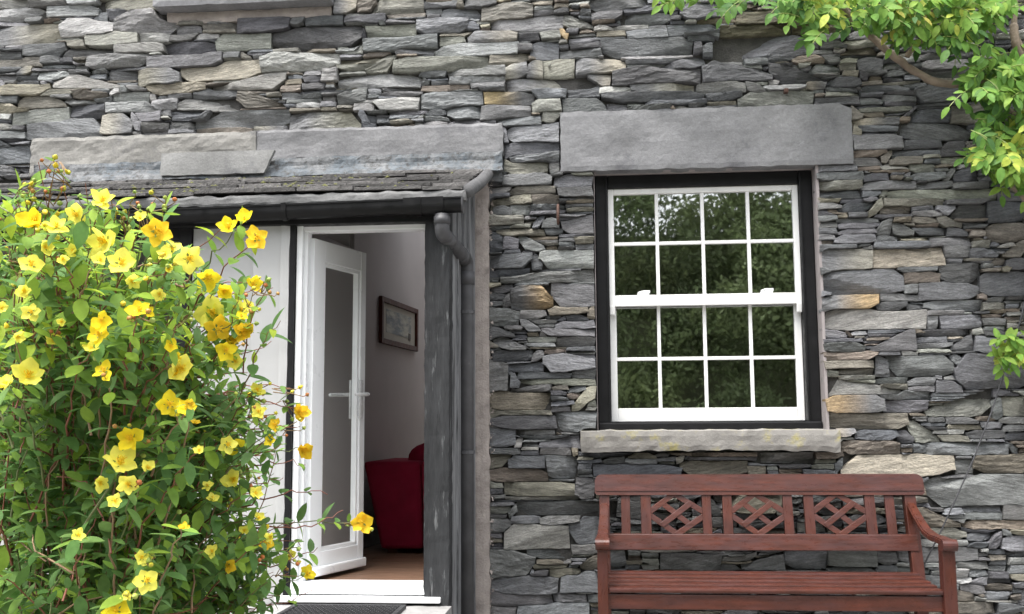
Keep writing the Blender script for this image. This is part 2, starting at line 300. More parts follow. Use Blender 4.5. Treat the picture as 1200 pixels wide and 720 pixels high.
# every stone one can make out: x0 x1 y0 y1 tone, in enlarged views (offset, scale) of the wall
VIEWS = [
 (0, 0, 4.235, "-60 130 5 30 l,150 340 5 35 m,345 485 5 25 l,485 785 0 45 g,-20 225 40 95 l,230 480 30 75 l,205 535 65 115 m,140 210 75 105 m,540 610 55 100 m,580 880 58 165 m,-40 300 130 220 w,315 560 100 180 l,430 690 172 228 g,695 835 178 215 l,350 430 208 238 m,125 325 222 275 m,320 565 238 282 d,570 825 225 262 l,810 1050 215 278 d,-20 115 255 300 d,-20 195 285 330 m,200 310 270 300 m,70 155 330 372 w,160 440 300 365 w,445 735 270 335 m,735 800 262 290 d,730 1100 275 338 m,545 725 322 345 d,-20 205 375 435 m,200 340 365 395 l,285 670 352 438 l,690 880 350 415 w,-20 240 432 470 l,220 400 448 465 m,370 555 432 487 m,605 735 432 462 l,740 1010 418 458 w,210 265 405 430 m,560 590 440 470 l,-20 90 485 505 d,100 330 472 535 m,330 460 490 515 m,465 575 485 510 m,575 740 465 505 l,740 955 460 500 l,880 1190 490 548 m,-20 140 520 555 l,65 335 545 610 l,340 520 518 590 d,525 760 512 560 l,760 880 500 535 l,-20 60 565 605 l,130 510 590 695 m,495 655 570 665 w,655 860 548 655 m,860 1016 545 600 d,850 960 605 640 d,-20 115 615 640 m,-20 130 660 688 m,-20 80 695 740 m"),
 (0, 0, 3.0, "0 110 520 572 m,0 62 580 640 m,60 112 575 640 d"),
 (200, 0, 4.235, "-5 320 135 192 l,340 590 95 160 d,595 660 85 130 m,660 850 85 125 d,510 960 125 235 d,870 1016 75 115 m,835 920 0 70 w,925 1016 0 65 m,240 500 175 245 g,700 945 205 260 l,245 335 248 270 w,350 655 248 295 m,465 830 270 345 l,50 440 308 395 w,180 570 360 445 l,570 735 362 430 w,760 825 345 400 l,115 330 445 488 m,340 650 445 535 m,660 965 440 530 m,660 760 420 440 d,20 190 550 600 d,115 580 550 628 m,590 760 532 552 d,590 935 555 648 w,915 1016 515 550 l,940 1016 575 625 d,415 570 628 655 w,760 910 520 540 m"),
 (400, 0, 4.235, "85 400 0 65 g,405 600 0 45 m,610 760 0 35 m,700 945 20 100 m,500 690 42 90 m,20 215 78 112 d,-10 95 120 150 d,80 210 102 130 m,230 460 60 120 l,430 500 50 70 m,380 625 95 165 m,600 740 88 145 d,750 1100 90 150 l,125 370 128 190 g,490 635 158 180 w,-10 120 155 205 d,-10 100 208 262 l,110 480 178 250 m,485 605 182 232 g,635 860 160 212 w,860 1220 150 212 l,470 870 214 280 l,5 265 262 360 g,270 470 240 265 m,280 500 262 305 d,275 725 290 355 g,730 915 262 322 m,950 1070 215 300 m,870 950 225 250 d,-20 390 365 430 l,395 470 385 418 d,385 510 342 380 d,530 815 330 376 m,480 800 380 460 g,820 930 315 385 w,930 1040 305 380 g,125 455 435 495 b,-10 120 440 515 m,80 375 502 545 l,405 700 462 528 m,710 955 460 520 o,945 1120 445 490 m,825 1250 392 448 w,-10 85 555 640 w,90 465 535 630 d,465 535 560 600 m,530 690 525 585 m,690 930 518 585 m,945 1095 495 550 g,1095 1300 490 550 d,780 990 580 625 m"),
 (600, 0, 4.235, "0 95 20 85 m,100 390 10 65 m,395 660 0 48 m,555 705 38 62 d,265 545 60 135 g,550 770 68 115 m,525 850 118 148 d,575 765 152 190 m,780 1000 125 172 d,840 1090 25 90 d,865 1010 178 205 d,240 515 138 190 o,150 235 152 190 g,105 460 200 295 m,460 890 190 275 d,895 945 210 262 d,950 1000 215 290 d,575 955 272 340 m,315 560 292 365 w,60 155 312 385 w,160 310 298 380 g,500 940 345 418 d,380 485 370 425 w,430 595 438 465 l,590 890 418 458 w,275 430 435 485 d,445 940 462 498 d,460 1100 505 555 d,150 235 565 608 g,-40 235 615 702 m"),
 (800, 0, 4.235, "80 260 85 115 k,265 520 60 122 k,200 540 128 172 k,105 620 182 290 d,630 820 165 235 d,100 430 292 408 d,430 560 264 300 d,545 850 240 300 b,435 880 310 408 d,885 1016 358 405 d,875 980 295 350 d,80 300 410 462 m,125 290 468 495 d,315 620 405 460 m,280 640 467 525 g,650 1150 418 512 g,620 690 415 438 w,10 170 172 205 d,540 800 120 158 k,30 120 20 60 d,420 640 5 50 d"),
 (980, 100, 4.5, "430 680 10 85 d,380 600 92 128 g,405 605 135 185 d,610 780 112 200 m,70 395 100 178 m,85 320 182 206 w,95 310 215 265 m,340 690 192 290 d,90 345 268 335 m,360 560 297 338 d,530 670 300 365 d,300 570 342 360 m,85 295 340 395 m,285 740 370 425 b,780 960 10 90 d,800 960 120 200 d,700 960 210 290 d,690 960 300 360 d"),
 (950, 180, 4.0, "50 370 40 85 g,45 245 92 125 d,250 360 97 125 d,370 670 65 138 m,680 780 72 130 d,45 240 132 163 g,245 490 135 165 m,505 660 140 162 m,665 830 140 165 d,550 710 58 76 l,45 360 167 205 g,365 870 170 213 g,340 615 214 238 m,625 880 217 235 b,45 330 217 298 w,300 665 248 305 m,675 825 250 305 d,835 990 230 320 d,60 375 308 378 m,385 640 312 380 m,610 855 312 335 m,645 820 342 380 m,825 1010 330 402 m,55 560 388 445 l,565 740 398 425 m,730 1010 407 486 m,630 725 442 485 m,665 910 490 520 m,300 625 447 535 l,75 290 458 542 w,70 430 547 655 m,410 590 530 553 m,435 595 557 605 b,600 790 522 605 d,790 920 527 556 m,785 1010 562 665 d,500 770 610 685 m,440 500 620 658 m,335 495 660 690 m,915 1010 495 540 d"),
 (950, 340, 4.0, "70 310 32 88 o,310 450 58 98 d,450 540 62 98 d,540 790 55 92 m,800 1010 58 85 m,70 540 98 177 l,75 480 181 285 m,475 755 210 280 m,510 710 100 118 l,540 595 130 178 m,600 785 122 178 m,785 985 118 205 m,580 800 182 206 l,760 1010 215 298 m,75 320 290 405 m,365 660 308 400 m,430 710 288 306 l,310 380 310 400 d,660 715 312 355 m,685 1010 305 455 m,590 680 394 420 m,75 585 411 490 l,590 700 425 475 m,330 550 477 510 m,95 345 495 572 o,350 535 517 570 m,540 850 472 585 g,865 1010 467 495 d,855 885 510 590 m,890 1010 500 585 g,90 450 580 645 m,455 1010 592 710 g,95 200 648 682 w,210 400 660 700 d,405 480 668 715 d"),
 (960, 500, 3.27, "100 300 57 102 b,300 360 25 66 d,365 410 68 95 d,412 720 62 108 m,95 510 110 185 l,515 590 127 180 m,597 785 107 175 b,430 590 178 200 d,722 800 60 102 d,415 800 182 300 m,560 690 305 325 m,565 695 330 355 m,702 800 297 355 m,370 555 307 380 m,570 800 360 388 b,515 695 395 465 m,700 800 423 470 m,700 800 395 420 m,300 598 470 515 m,602 800 467 520 m,515 800 540 605 m,530 640 522 537 m,540 640 607 630 m,585 800 617 675 m,520 580 635 670 m,520 670 677 710 m,680 770 680 706 m,40 210 475 530 m,215 290 480 520 d"),
 (700, 510, 3.43, "-10 100 92 120 d,102 340 88 115 g,-10 330 122 160 d,335 598 108 158 m,602 670 130 155 m,660 980 92 155 m,80 200 250 330 d,205 420 245 318 d,260 485 480 535 d,490 750 478 535 m,760 910 467 535 m,50 110 470 530 m,545 740 240 310 w,450 540 245 320 d"),
 (560, 120, 3.6, "95 268 67 105 d,270 345 48 85 g,110 345 92 165 m,115 330 175 220 d,150 345 218 250 m,130 290 252 298 g,110 300 307 345 m,70 290 352 388 d,75 220 397 430 m,80 135 448 475 m,140 210 437 472 m,330 485 318 355 m,345 490 362 392 d,215 485 402 460 m,55 275 482 535 d,350 485 472 550 m,280 330 498 525 d,90 270 538 558 m,55 100 560 630 d,105 165 572 618 d,175 480 557 615 m,265 485 627 695 l,55 222 642 698 d,228 260 650 700 d,75 262 622 640 m,300 350 268 290 m"),
 (560, 310, 3.6, "100 485 25 70 m,55 140 78 115 d,55 135 120 180 d,145 300 92 185 o,312 480 85 175 m,58 170 190 255 m,175 270 200 225 m,280 485 184 220 b,190 475 230 278 m,65 185 262 303 d,80 475 292 360 l,80 218 367 405 d,222 268 364 408 d,272 475 352 445 m,120 270 415 440 d,60 115 415 525 m,150 475 450 510 m,108 300 512 540 d,303 475 517 618 w,62 298 543 612 b,68 300 620 636 m,75 330 640 690 d,335 485 627 700 m"),
 (560, 500, 3.27, "50 140 8 75 m,165 385 38 74 d,115 163 48 75 l,65 370 82 113 l,60 115 115 150 m,120 260 117 155 d,265 370 117 195 m,65 262 162 210 b,105 360 220 260 m,265 370 200 218 m,155 525 292 340 d,135 240 347 366 m,244 390 345 368 m,50 150 292 350 m,50 120 357 405 m,105 350 377 472 l,355 480 347 450 m,380 440 202 270 d,185 350 462 500 d,360 460 455 482 m,55 215 478 575 m,217 460 492 548 m,280 390 550 570 m,65 290 575 640 m,330 460 557 630 m,65 280 645 685 m,290 410 648 670 m,155 420 675 730 m,90 150 688 715 m"),
]
RES = .005; GX0, GX1, GZ1 = -5.4, 4.8, 5.0
NX, NZ = int((GX1 - GX0) / RES), int(GZ1 / RES)
lab = np.zeros((NZ, NX), np.int32)           # 0 free, -1 blocked, k stone k
def cells(x0, x1, z0, z1): return slice(max(0, int(z0 / RES)), max(0, int(z1 / RES))), slice(max(0, int((x0 - GX0) / RES)), max(0, int((x1 - GX0) / RES)))
def block(x0, x1, z0, z1): lab[cells(x0, x1, z0, z1)] = -1
# openings and dressed stones, measured on the wall plane
LW = (P(657, 168).x, P(998, 168).x, P(830, 198).z, P(830, 128).z)           # window lintel
WIN = (P(698, 350, 0).x, P(962, 350, 0).x, P(830, 508).z, P(830, 197).z)       # window opening
SIL = (P(681, 520).x, P(981, 520).x, P(830, 530).z, P(830, 505).z)
PO = (P(-120, 300).x, P(573, 450).x)                                          # hole behind the porch
PZ = P(570, 203).z
LA = (P(39, 190).x, P(301, 190).x, P(170, 205).z, P(170, 160).z)
LB = (P(301.5, 175).x, P(590, 175).x, P(445, 187).z, P(445, 150).z)
US = (P(187, 5).x, P(392, 5).x, P(290, 11).z)
block(LW[0], LW[1], LW[2] - .0, LW[3]); block(*WIN); block(SIL[0], SIL[1], SIL[2], SIL[3] + .02)
block(PO[0], PO[1], 0, PZ + .05); block(LA[0], LA[1], PZ, LA[3]); block(LB[0], LB[1], PZ, LB[3])
block(P(575,400).x - .1, P(573,400).x, 0, PZ)
block(US[0], US[1], US[2] - .06, GZ1)
stones = {}; sid = 0
def put(x0, x1, z0, z1, tone, traced):
    global sid
    h, w_ = z1 - z0, x1 - x0
    if h <= .004 or w_ <= .01: return
    def end():                                 # (low z, high z, low cut, high cut) of one end of a stone
        r_ = random.random(); big_ = min(h * (random.uniform(.2, .65) if traced else random.uniform(.4, 1.4)), w_ * .3); sm_ = min(h * .18, w_ * .1) * random.random()
        if r_ < (.62 if traced else .46): return random.uniform(.05, .2), random.uniform(.8, .95), sm_, sm_
        if r_ < .62: return .04, random.uniform(.1, .35), sm_ * .3, big_
        if r_ < .84: return random.uniform(.65, .9), .96, big_, sm_ * .3
        return random.uniform(.3, .5), random.uniform(.5, .7), big_ * .7, big_ * .7
    (l0, l1, la, lb), (q0, q1, qa, qb) = end(), end(); e1, e2 = h * .12 * random.random(), h * .12 * random.random()
    poly = [(x0, z0 + h * l0), (x0 + la, z0 + e1 * .2), (x1 - qa, z0 + e2 * .2), (x1, z0 + h * q0), (x1, z0 + h * q1), (x1 - qb, z1 - e2), (x0 + lb, z1 - e1), (x0, z0 + h * l1)]
    sl = cells(x0, x1 + RES, z0, z1 + RES); sub = lab[sl]
    if sub.size == 0: return
    zz, xx = np.mgrid[sl[0].start:sl[0].start + sub.shape[0], sl[1].start:sl[1].start + sub.shape[1]]
    X = GX0 + (xx + .5) * RES; Z = (zz + .5) * RES; ins = np.ones(sub.shape, bool)
    for i in range(8):
        (ax, az), (bx, bz) = poly[i], poly[(i + 1) % 8]
        ins &= ((bx - ax) * (Z - az) - (bz - az) * (X - ax)) >= -1e-9
    ins &= sub == 0
    if ins.sum() < 6: return
    sid += 1; sub[ins] = sid; stones[sid] = dict(tone=tone, traced=traced)
for (ox, oy, sc, txt) in VIEWS:
    for it in txt.split(','):
        a = it.split(); x0, x1, y0, y1 = [float(q) / sc for q in a[:4]]
        xm, ym = ox + (x0 + x1) / 2, oy + (y0 + y1) / 2
        pl, pr, pt, pb = P(ox + x0, ym), P(ox + x1, ym), P(xm, oy + y0), P(xm, oy + y1)
        put(pl.x, pr.x, pb.z, pt.z, a[4], True)
def grow(k):
    for _ in range(k):
        for dz, dx in ((0, 1), (0, -1), (1, 0), (-1, 0)):
            sh = np.roll(lab, (dz, dx), (0, 1))
            if dz: sh[0 if dz > 0 else -1] = 0
            if dx: sh[:, 0 if dx > 0 else -1] = 0
            m = (lab == 0) & (sh > 0); lab[m] = sh[m]
grow(2)
skip = np.zeros_like(lab, bool)
for z in range(NZ - 1, -1, -1):              # fill what is left, course by course, with thin slates
    x = 0; row = lab[z]
    while x < NX:
        if row[x] != 0: x += 1; continue
        e = x
        while e < NX and row[e] == 0: e += 1
        while e - x >= 12:
            wd = min(e - x, random.choice([18, 26, 34, 42, 50, 60, 72, 90]))
            if e - x - wd < 18: wd = min(e - x, 110)
            hmax = min(random.choice([4, 5, 6, 7, 8, 9, 11, 13]), max(3, int(wd / 2.8))); h = 1
            c0, c1 = x + wd // 5, x + wd - wd // 5
            while h < hmax and z - h >= 0 and not lab[z - h, c0:c1].any(): h += 1
            if h >= 2:
                put(GX0 + x * RES, GX0 + (x + wd) * RES, (z - h + 1) * RES, (z + 1) * RES, random.choice('dddmmmmmlgb'), False)
            x += wd
        x = max(x + 1, e)
grow(5)
def stone_mesh(k):
    zs, xs = np.nonzero(lab == k) if False else (SZ[k], SX[k])
    x0, x1 = xs.min(), xs.max(); w_ = (x1 - x0 + 1) * RES
    if w_ < .014: return None
    top = np.full(x1 - x0 + 1, -1); bot = np.full(x1 - x0 + 1, 10 ** 6)
    np.maximum.at(top, xs - x0, zs); np.minimum.at(bot, xs - x0, zs)
    ok = np.nonzero(top >= 0)[0]; ii = np.arange(len(top)); top = np.interp(ii, ok, top[ok]); bot = np.interp(ii, ok, bot[ok])
    hm = (top - bot + 1).max() * RES
    wide = w_ > .12
    n = int(max(5, min(30, w_ / .015 + 3))); m = int(max(5, min(12, hm / .0105 + 2)))
    sd = k * 3.17; tone = stones[k]['tone']
    # broken, angular outline: straight runs between a few corners
    nk = max(2, min(7, int(w_ / .055) + 1)); e_ = min(2, (x1 - x0) // 4)
    kn = np.unique(np.concatenate([[e_], np.sort(e_ + (x1 - x0 - 2 * e_) * (np.arange(1, nk) / nk + rng.uniform(-.3, .3, nk - 1) / nk)), [x1 - x0 - e_]]).astype(int))
    wdw = lambda arr, q, f: f(arr[max(0, q - 1):q + 2])
    kt = np.array([wdw(top, q, np.mean) for q in kn]); kb = np.array([wdw(bot, q, np.mean) for q in kn])
    yb = random.uniform(-.032, .004); riven = random.random() ** 1.5; amp = .0008 + .006 * riven
    steps = random.choice([0, 0, 1, 2, 3]) if riven > .35 else 0; sdir_ = random.choice([-1, 1])
    cx, cz = GX0 + (x0 + x1 + 1) / 2 * RES, (zs.mean() + .5) * RES
    # fracture planes: the face is what is left after a few splits
    pl = [(random.uniform(-.035, .035), random.uniform(-.10, .12), 0, 0, 0)]
    for _ in range(random.choice([0, 1, 2, 2, 3])):
        px_, pz_ = random.uniform(-.5, .5) * w_, random.choice([-1, -1, 1]) * random.uniform(.12, .5) * hm
        pl.append((random.uniform(-.25, .25), (-1 if pz_ < 0 else 1) * random.uniform(.2, .85), px_, pz_, 0))
    if random.random() < .45:
        sg_ = random.choice([-1, 1]); pl.append((sg_ * random.uniform(.25, .8), random.uniform(-.3, .3), sg_ * random.uniform(.15, .42) * w_, 0, 0))
    sk = random.uniform(-.25, .25)
    us = [0] + [(i + random.uniform(-.35, .35)) / (n - 1) for i in range(1, n - 1)] + [1]
    tl_, tr_ = random.uniform(-.006, .006), random.uniform(-.006, .006)
    vs = []; g = .0016
    for i, u in enumerate(us):
        xi = e_ * .4 + u * (x1 - x0 - e_ * .8)
        zt = (np.interp(xi, kn, kt) + 1) * RES - g; zb = np.interp(xi, kn, kb) * RES + g
        x = GX0 + (x0 + .5) * RES + xi * RES
        zt += .0025 * noise.noise(Vector((x * 60, sd, 0))); zb += .003 * noise.noise(Vector((x * 60, sd, 9)))
        if zt - zb < .005: c = (zt + zb) / 2; zt, zb = c + .0025, c - .0025
        hh = zt - zb; et = min(.0035 / hh, .2)
        for j in range(m):
            t = 0 if j == 0 else 1 if j == m - 1 else et + (1 - 2 * et) * (j - 1) / (m - 3)
            z = zb + hh * t; xx = x
            if i == 0: xx += tl_ * (t - .5) * 2
            if i == n - 1: xx += tr_ * (t - .5) * 2
            if 1 < j < m - 2: z += .003 * noise.noise(Vector((x * 40, z * 50, sd)))
            dx_, dz_ = x - cx, z - cz
            y = yb + max(p_[0] * (dx_ - p_[2]) + p_[1] * (dz_ - p_[3]) if q_ else p_[0] * dx_ + p_[1] * dz_ for q_, p_ in enumerate(pl))
            zz_ = z + sk * dx_
            y += amp * noise.noise(Vector((x * 8, zz_ * 34, sd))) + amp * .8 * noise.noise(Vector((x * 20, zz_ * 95, sd)))
            if steps: y += sdir_ * .005 * math.floor((t + sk * dx_ / hm) * (steps + 1) + .9 * noise.noise(Vector((x * 7, sd, 4))))
            if i in (0, n - 1) or j in (0, m - 1): y += .0006 + .0045 * abs(noise.noise(Vector((x * 40, z * 40, sd + 3))))
            vs.append((xx, min(y, yb + .045), z))
    fs = [(i * m + j, (i + 1) * m + j, (i + 1) * m + j + 1, i * m + j + 1) for i in range(n - 1) for j in range(m - 1)]
    ring = [i * m for i in range(n)] + [(n - 1) * m + j for j in range(1, m)] + [i * m + m - 1 for i in range(n - 2, -1, -1)] + [j for j in range(m - 2, 0, -1)]
    b0 = len(vs)
    for q in ring: vs.append((vs[q][0], .07, vs[q][2]))
    L = len(ring)
    fs += [(ring[(q + 1) % L], ring[q], b0 + q, b0 + (q + 1) % L) for q in range(L)]
    c = np.array(TONE[tone]) * random.uniform(.86, 1.36)
    if tone in 'ml' and random.random() < .22: c = c * np.array((1.12, 1.02, .84))
    c = c * (1 + np.array([random.uniform(-.05, .03), 0, random.uniform(-.06, .05)]))
    cols = np.repeat(c[None], len(vs), 0); al = np.full((len(vs), 1), .5 + sk * 1.2)
    if tone in 'ow' and random.random() < .7:  # iron staining over one end of the stone
        s_ = random.choice([-1, 1]); xv = np.array([v[0] for v in vs])
        mk = np.clip(.5 + s_ * (xv - cx) / w_ * 2, 0, 1)[:, None]; cols = cols * mk + np.array(TONE['m']) * 1.15 * (1 - mk)
    return vs, fs, np.hstack([cols, al])
order = np.argsort(lab.ravel(), kind='stable'); ls = lab.ravel()[order]
SZ, SX = {}, {}
for k in stones:
    a, b = np.searchsorted(ls, k), np.searchsorted(ls, k, 'right')
    if b - a: SZ[k], SX[k] = order[a:b] // NX, order[a:b] % NX
def inview(k):
    px, py, _ = proj(Vector((GX0 + SX[k].mean() * RES, 0, SZ[k].mean() * RES)))
    return -20 < px < 1220 and -20 < py < 740
big = sorted(SZ, key=lambda k: -len(SZ[k]) * (1 if inview(k) else .001))[:299]
bigset = set(big); sv, sf, scol = [], [], []
for k in SZ:
    r = stone_mesh(k)
    if r is None: continue
    if k in bigset: mobj('stone', *r[:2], M['slate'], cottage, cols=r[2])
    else:
        n0 = len(sv); sv += r[0]; sf += [tuple(i + n0 for i in f) for f in r[1]]; scol.append(r[2])
mobj('small_stones', sv, sf, M['slate'], cottage, cols=np.concatenate(scol), kind='stuff')

# core of the wall behind the stones, with the window and porch openings left open
mb = MB(); T0, T1 = .036, .45
mb.box(GX0, PO[0], T0, T1, 0, GZ1); mb.box(PO[0], PO[1], T0, T1, PZ, GZ1)
mb.box(PO[1], WIN[0], T0, T1, 0, GZ1); mb.box(WIN[1], GX1, T0, T1, 0, GZ1)
mb.box(WIN[0], WIN[1], T0, T1, 0, WIN[2]); mb.box(WIN[0], WIN[1], T0, T1, WIN[3], GZ1)
mb.obj('wall_core', M['joint'], cottage)
# lintels and slabs
def slab(name, r, yf, seed, tone, **k):
    v, f = rough_slab(r[0], r[1], r[2], r[3], yf, .06, seed, **k)
    return mobj(name, v, f, M['slab'], cottage, cols=np.repeat(np.array(tone)[None], len(v), 0))
slab('window_lintel', LW, -.03, 3, (.18, .181, .187), nx=70, nz=14, amp=.005, edge=.004, top=lambda u: -.03 * max(0, (u - .96) / .04), chip=.008)
slab('porch_lintel', LA, -.035, 5, (.225, .219, .204), nx=60, nz=12, amp=.012, chip=.010)
slab('porch_lintel', LB, -.03, 8, (.18, .18, .185), nx=60, nz=12, amp=.006, chip=.010)
v, f = rough_slab(US[0], US[1], US[2], US[2] + .12, -.10, .2, 13, nx=26, nz=5, amp=.004)
mobj('upper_sill', v, f, M['slab'], cottage, cols=np.repeat(np.array((.24, .24, .25))[None], len(v), 0))
v, f = rough_slab(US[0] + .05, US[1] - .02, US[2] - .075, US[2] - .003, .0, .06, 17, nx=30, nz=5, amp=.012)
mobj('mortar_bed', v, f, M['mortar'], cottage)
v, f = rough_slab(P(198, 196).x, P(317, 196).x, P(255, 210).z, P(255, 184).z, -.115, -.085, 19, nx=16, nz=5, amp=.002, edge=.002, top=lambda u: -.0 * u)
v = [(x + (.045 * (z - P(255, 209).z) / .1 if x > P(290, 196).x else 0), y, z) for x, y, z in v]
mobj('loose_slate', v, f, M['slab'], cottage, cols=np.repeat(np.array((.225, .225, .22))[None], len(v), 0))
# render bead where porch meets wall
x0, x1 = P(554, 450).x, P(574, 450).x
v, f = rough_slab(x0, x1, 0, PZ + .02, -.05, .06, 23, nx=4, nz=60, amp=.008, edge=.006, chip=.012)
mobj('render_strip', v, f, M['mortar'], cottage)
mb = MB()
for k in range(170):                           # crumbs of mortar along its edge
    z = random.uniform(.1, PZ - .05); s = random.uniform(.005, .016); c = Vector((x1 + random.uniform(-.004, .022), -.02 + random.uniform(-.02, .02), z))
    d = [Vector((random.uniform(-1, 1), random.uniform(-1, 1), random.uniform(-1, 1))) * s for _ in range(4)]
    mb.add([c + q for q in d], [(0, 1, 2), (0, 3, 1), (1, 3, 2), (2, 3, 0)])
mb.obj('mortar_crumbs', M['mortar'], cottage, kind='stuff')
# rusty hook in the wall
h0 = P(654, 243, -.04); mb = MB()
mb.tube([h0 + Vector((0, .06, .01)), h0 + Vector((0, -.01, .01)), h0 + Vector((0, -.03, -.03)), h0 + Vector((0, -.03, -.09)), h0 + Vector((0, -.015, -.105))], [.008, .008, .009, .008, .005], 6)
mb.obj('iron_hook', M['rust'], cottage, True)
mb = MB(); h0 = P(921, 107, -.03); mb.box(h0.x - .012, h0.x + .012, h0.y - .02, .03, h0.z - .012, h0.z + .012, .004); mb.obj('iron_peg', M['rust'], cottage)

# ------------------------------------------------------------------ sash window
YW = .10
def WP(px, py, y=YW): p = P(px, py, y); return p.x, p.z
fx0, fx1 = WP(699, 350)[0], WP(957, 350)[0]; fz0, fz1 = WP(830, 501)[1], WP(830, 203)[1]
ix0, ix1 = WP(714, 350)[0], WP(941, 350)[0]; iz0, iz1 = WP(830, 494)[1], WP(830, 218)[1]
mb = MB()
mb.box(fx0, ix0, YW, YW + .14, fz0, fz1, .006); mb.box(ix1, fx1, YW, YW + .14, fz0, fz1, .006)
mb.box(ix0, ix1, YW + .002, YW + .14, iz1, fz1, .006)
mb.box(ix0 - .012, ix0 + .0, YW - .018, YW - .001, fz0, fz1 - .02, .004); mb.box(ix1, ix1 + .012, YW - .018, YW - .001, fz0, fz1 - .02, .004)
mb.box(fx0 - .0, fx1, YW - .03, YW + .14, fz0 - .03, iz0 - .004, .008)
win = mb.obj('window', M['black'], cottage)
# plastered reveals and soffit
mb = MB()
mb.box(WIN[0], fx0 - .002, .01, .3, WIN[2], WIN[3]); mb.box(fx1 + .002, WIN[1] + .015, -.005, .3, WIN[2], WIN[3]); mb.box(fx0, fx1, .02, .3, fz1 + .002, WIN[3] + .002)
mb.obj('reveal', M['reveal'], cottage)
v, f = rough_slab(SIL[0], SIL[1], SIL[2], SIL[3], -.085, .2, 29, nx=44, nz=5, amp=.008, edge=.006, chip=.011, bot=lambda u: .012 * math.sin(u * 3.1))
v = [(x, y, z + (.014 if (z > SIL[3] - .02 and y > .1) else 0)) for x, y, z in v]
mobj('window_sill', v, f, M['sillstone'], cottage)
mb = MB(); mb.box(fx0, fx1, .02, .28, SIL[3] + .003, fz0 - .032); mb.obj('sill_mortar', M['reveal'], cottage)
# sashes
vx = [WP(p, 300)[0] for p in (771, 825, 879)]
zm0, zm1 = WP(830, 357)[1], WP(830, 344)[1]
zt_ = WP(830, 283)[1]; zl = WP(830, 419)[1]
def sash(z0, z1, ya, yb, zbar, st, rb, rtp, bx):
    mb = MB(); g = .0015
    mb.box(ix0 + g, ix0 + st, ya, yb, z0, z1, .004); mb.box(ix1 - st, ix1 - g, ya, yb, z0, z1, .004)
    mb.box(ix0 + st, ix1 - st, ya + .001, yb - .001, z0, z0 + rb, .004); mb.box(ix0 + st, ix1 - st, ya + .001, yb - .001, z1 - rtp, z1, .004)
    for x in bx: mb.box(x - .010, x + .010, ya + .006, yb - .006, z0 + rb, z1 - rtp, .004)
    xs = [ix0 + st] + bx + [ix1 - st]
    for i in range(4): mb.box(xs[i] + (.010 if i else 0), xs[i + 1] - (.010 if i < 3 else 0), ya + .007, yb - .007, zbar - .010, zbar + .010, .004)
    s = mb
    ym = (ya + yb) / 2
    return s, xs, ym, (z0 + rb, zbar, z1 - rtp)
yu = YW + .02
s1 = sash(zm0, iz1 - .001, yu, yu + .04, zt_, .034, zm1 - zm0, .032, vx)
for sx in (ix0 + .002, ix1 - .032):            # moulded horns under the meeting rail
    s1[0].hexa([(sx, yu + .003, zm0 - .05), (sx + .03, yu + .003, zm0 - .05), (sx + .03, yu + .03, zm0 - .05), (sx, yu + .03, zm0 - .05), (sx, yu - .004, zm0 + .004), (sx + .03, yu - .004, zm0 + .004), (sx + .03, yu + .03, zm0 + .004), (sx, yu + .03, zm0 + .004)], .006)
yl = YW + .066
s2 = sash(iz0 + .001, zm1 - .004, yl, yl + .04, zl, .040, WP(830, 478)[1] - iz0, .04, vx)
for s in (s1, s2):
    s[0].obj('sash', M['whitewood'], win)
    for i in range(4):
        for a, b in ((s[3][0], s[3][1]), (s[3][1], s[3][2])):
            tl = random.uniform(-.0012, .0012); tk = random.uniform(-.0012, .0012)
            xa, xb = s[1][i], s[1][i + 1]
            mobj('pane', [(xa, s[2] - tl, a - tk * 0), (xb, s[2] + tl, a), (xb, s[2] + tl + tk, b), (xa, s[2] - tl + tk, b)], [(0, 1, 2, 3)], M['pane'], win)
for px in (754, 899):
    p = P(px, 343, yu - .005); mb = MB()
    mb.box(p.x - .035, p.x + .035, yu + .004, yu + .034, zm1 + .001, zm1 + .010, .003); mb.box(p.x - .006, p.x + .04, yu + .008, yu + .024, zm1 + .011, zm1 + .028, .005)
    mb.tube([(p.x - .03, yu + .015, zm1 + .012), (p.x - .005, yu + .015, zm1 + .022)], .006, 8)
    mb.obj('sash_fastener', M['white'], win)

# ------------------------------------------------------------------ rooms
FL = P(420, 684, -.76).z                        # room floor level
RWX = P(500, 300, .5).x
def struct(name, mb, m): o = mb.obj(name, m, None, kind='structure'); return o
pa, pb = PD(443, 375, 6.9), PD(486, 387, 7.7)    # ends of the picture on the side wall
wdir = Vector((pb.x - pa.x, pb.y - pa.y, 0)).normalized()
def wallpt(y): t = (y - pa.y) / wdir.y; return pa.x + wdir.x * t
wn = Vector((wdir.y, -wdir.x, 0))               # points into the room
ya, yb_ = -.55, 4.2
mb = MB(); xa, xb, xi = wallpt(ya), wallpt(yb_), wallpt(.5)
for (p0, q0), (p1, q1), zt in (((xa, ya), (xi, .5), P(540, 224, -.89).z - .03), ((xi, .5), (xb, yb_), 3.0)):
    mb.hexa([(p0 - .12, q0, FL - .1), (p0, q0, FL - .1), (p1, q1, FL - .1), (p1 - .12, q1, FL - .1), (p0 - .12, q0, zt), (p0, q0, zt), (p1, q1, zt), (p1 - .12, q1, zt)])
struct('room_side_wall', mb, M['roomwall'])
mb = MB(); mb.box(GX0 + .9, wallpt(.48) - .02, .455, .50, 0, 3.0); struct('inner_wall', mb, M['roomwall'])
mb = MB(); xr = -.42
mb.box(xr, xr + .1, .46, yb_, FL - .1, 3.0); struct('partition_wall', mb, M['roomwall'])
mb = MB()                                       # back wall with a wide unseen opening, added to let daylight in
mb.box(xb - .2, xr + .1, yb_ + .002, yb_ + .15, FL - .1, FL + .3); mb.box(xb - .2, xr + .1, yb_ + .002, yb_ + .15, FL + 2.3, 3.0)
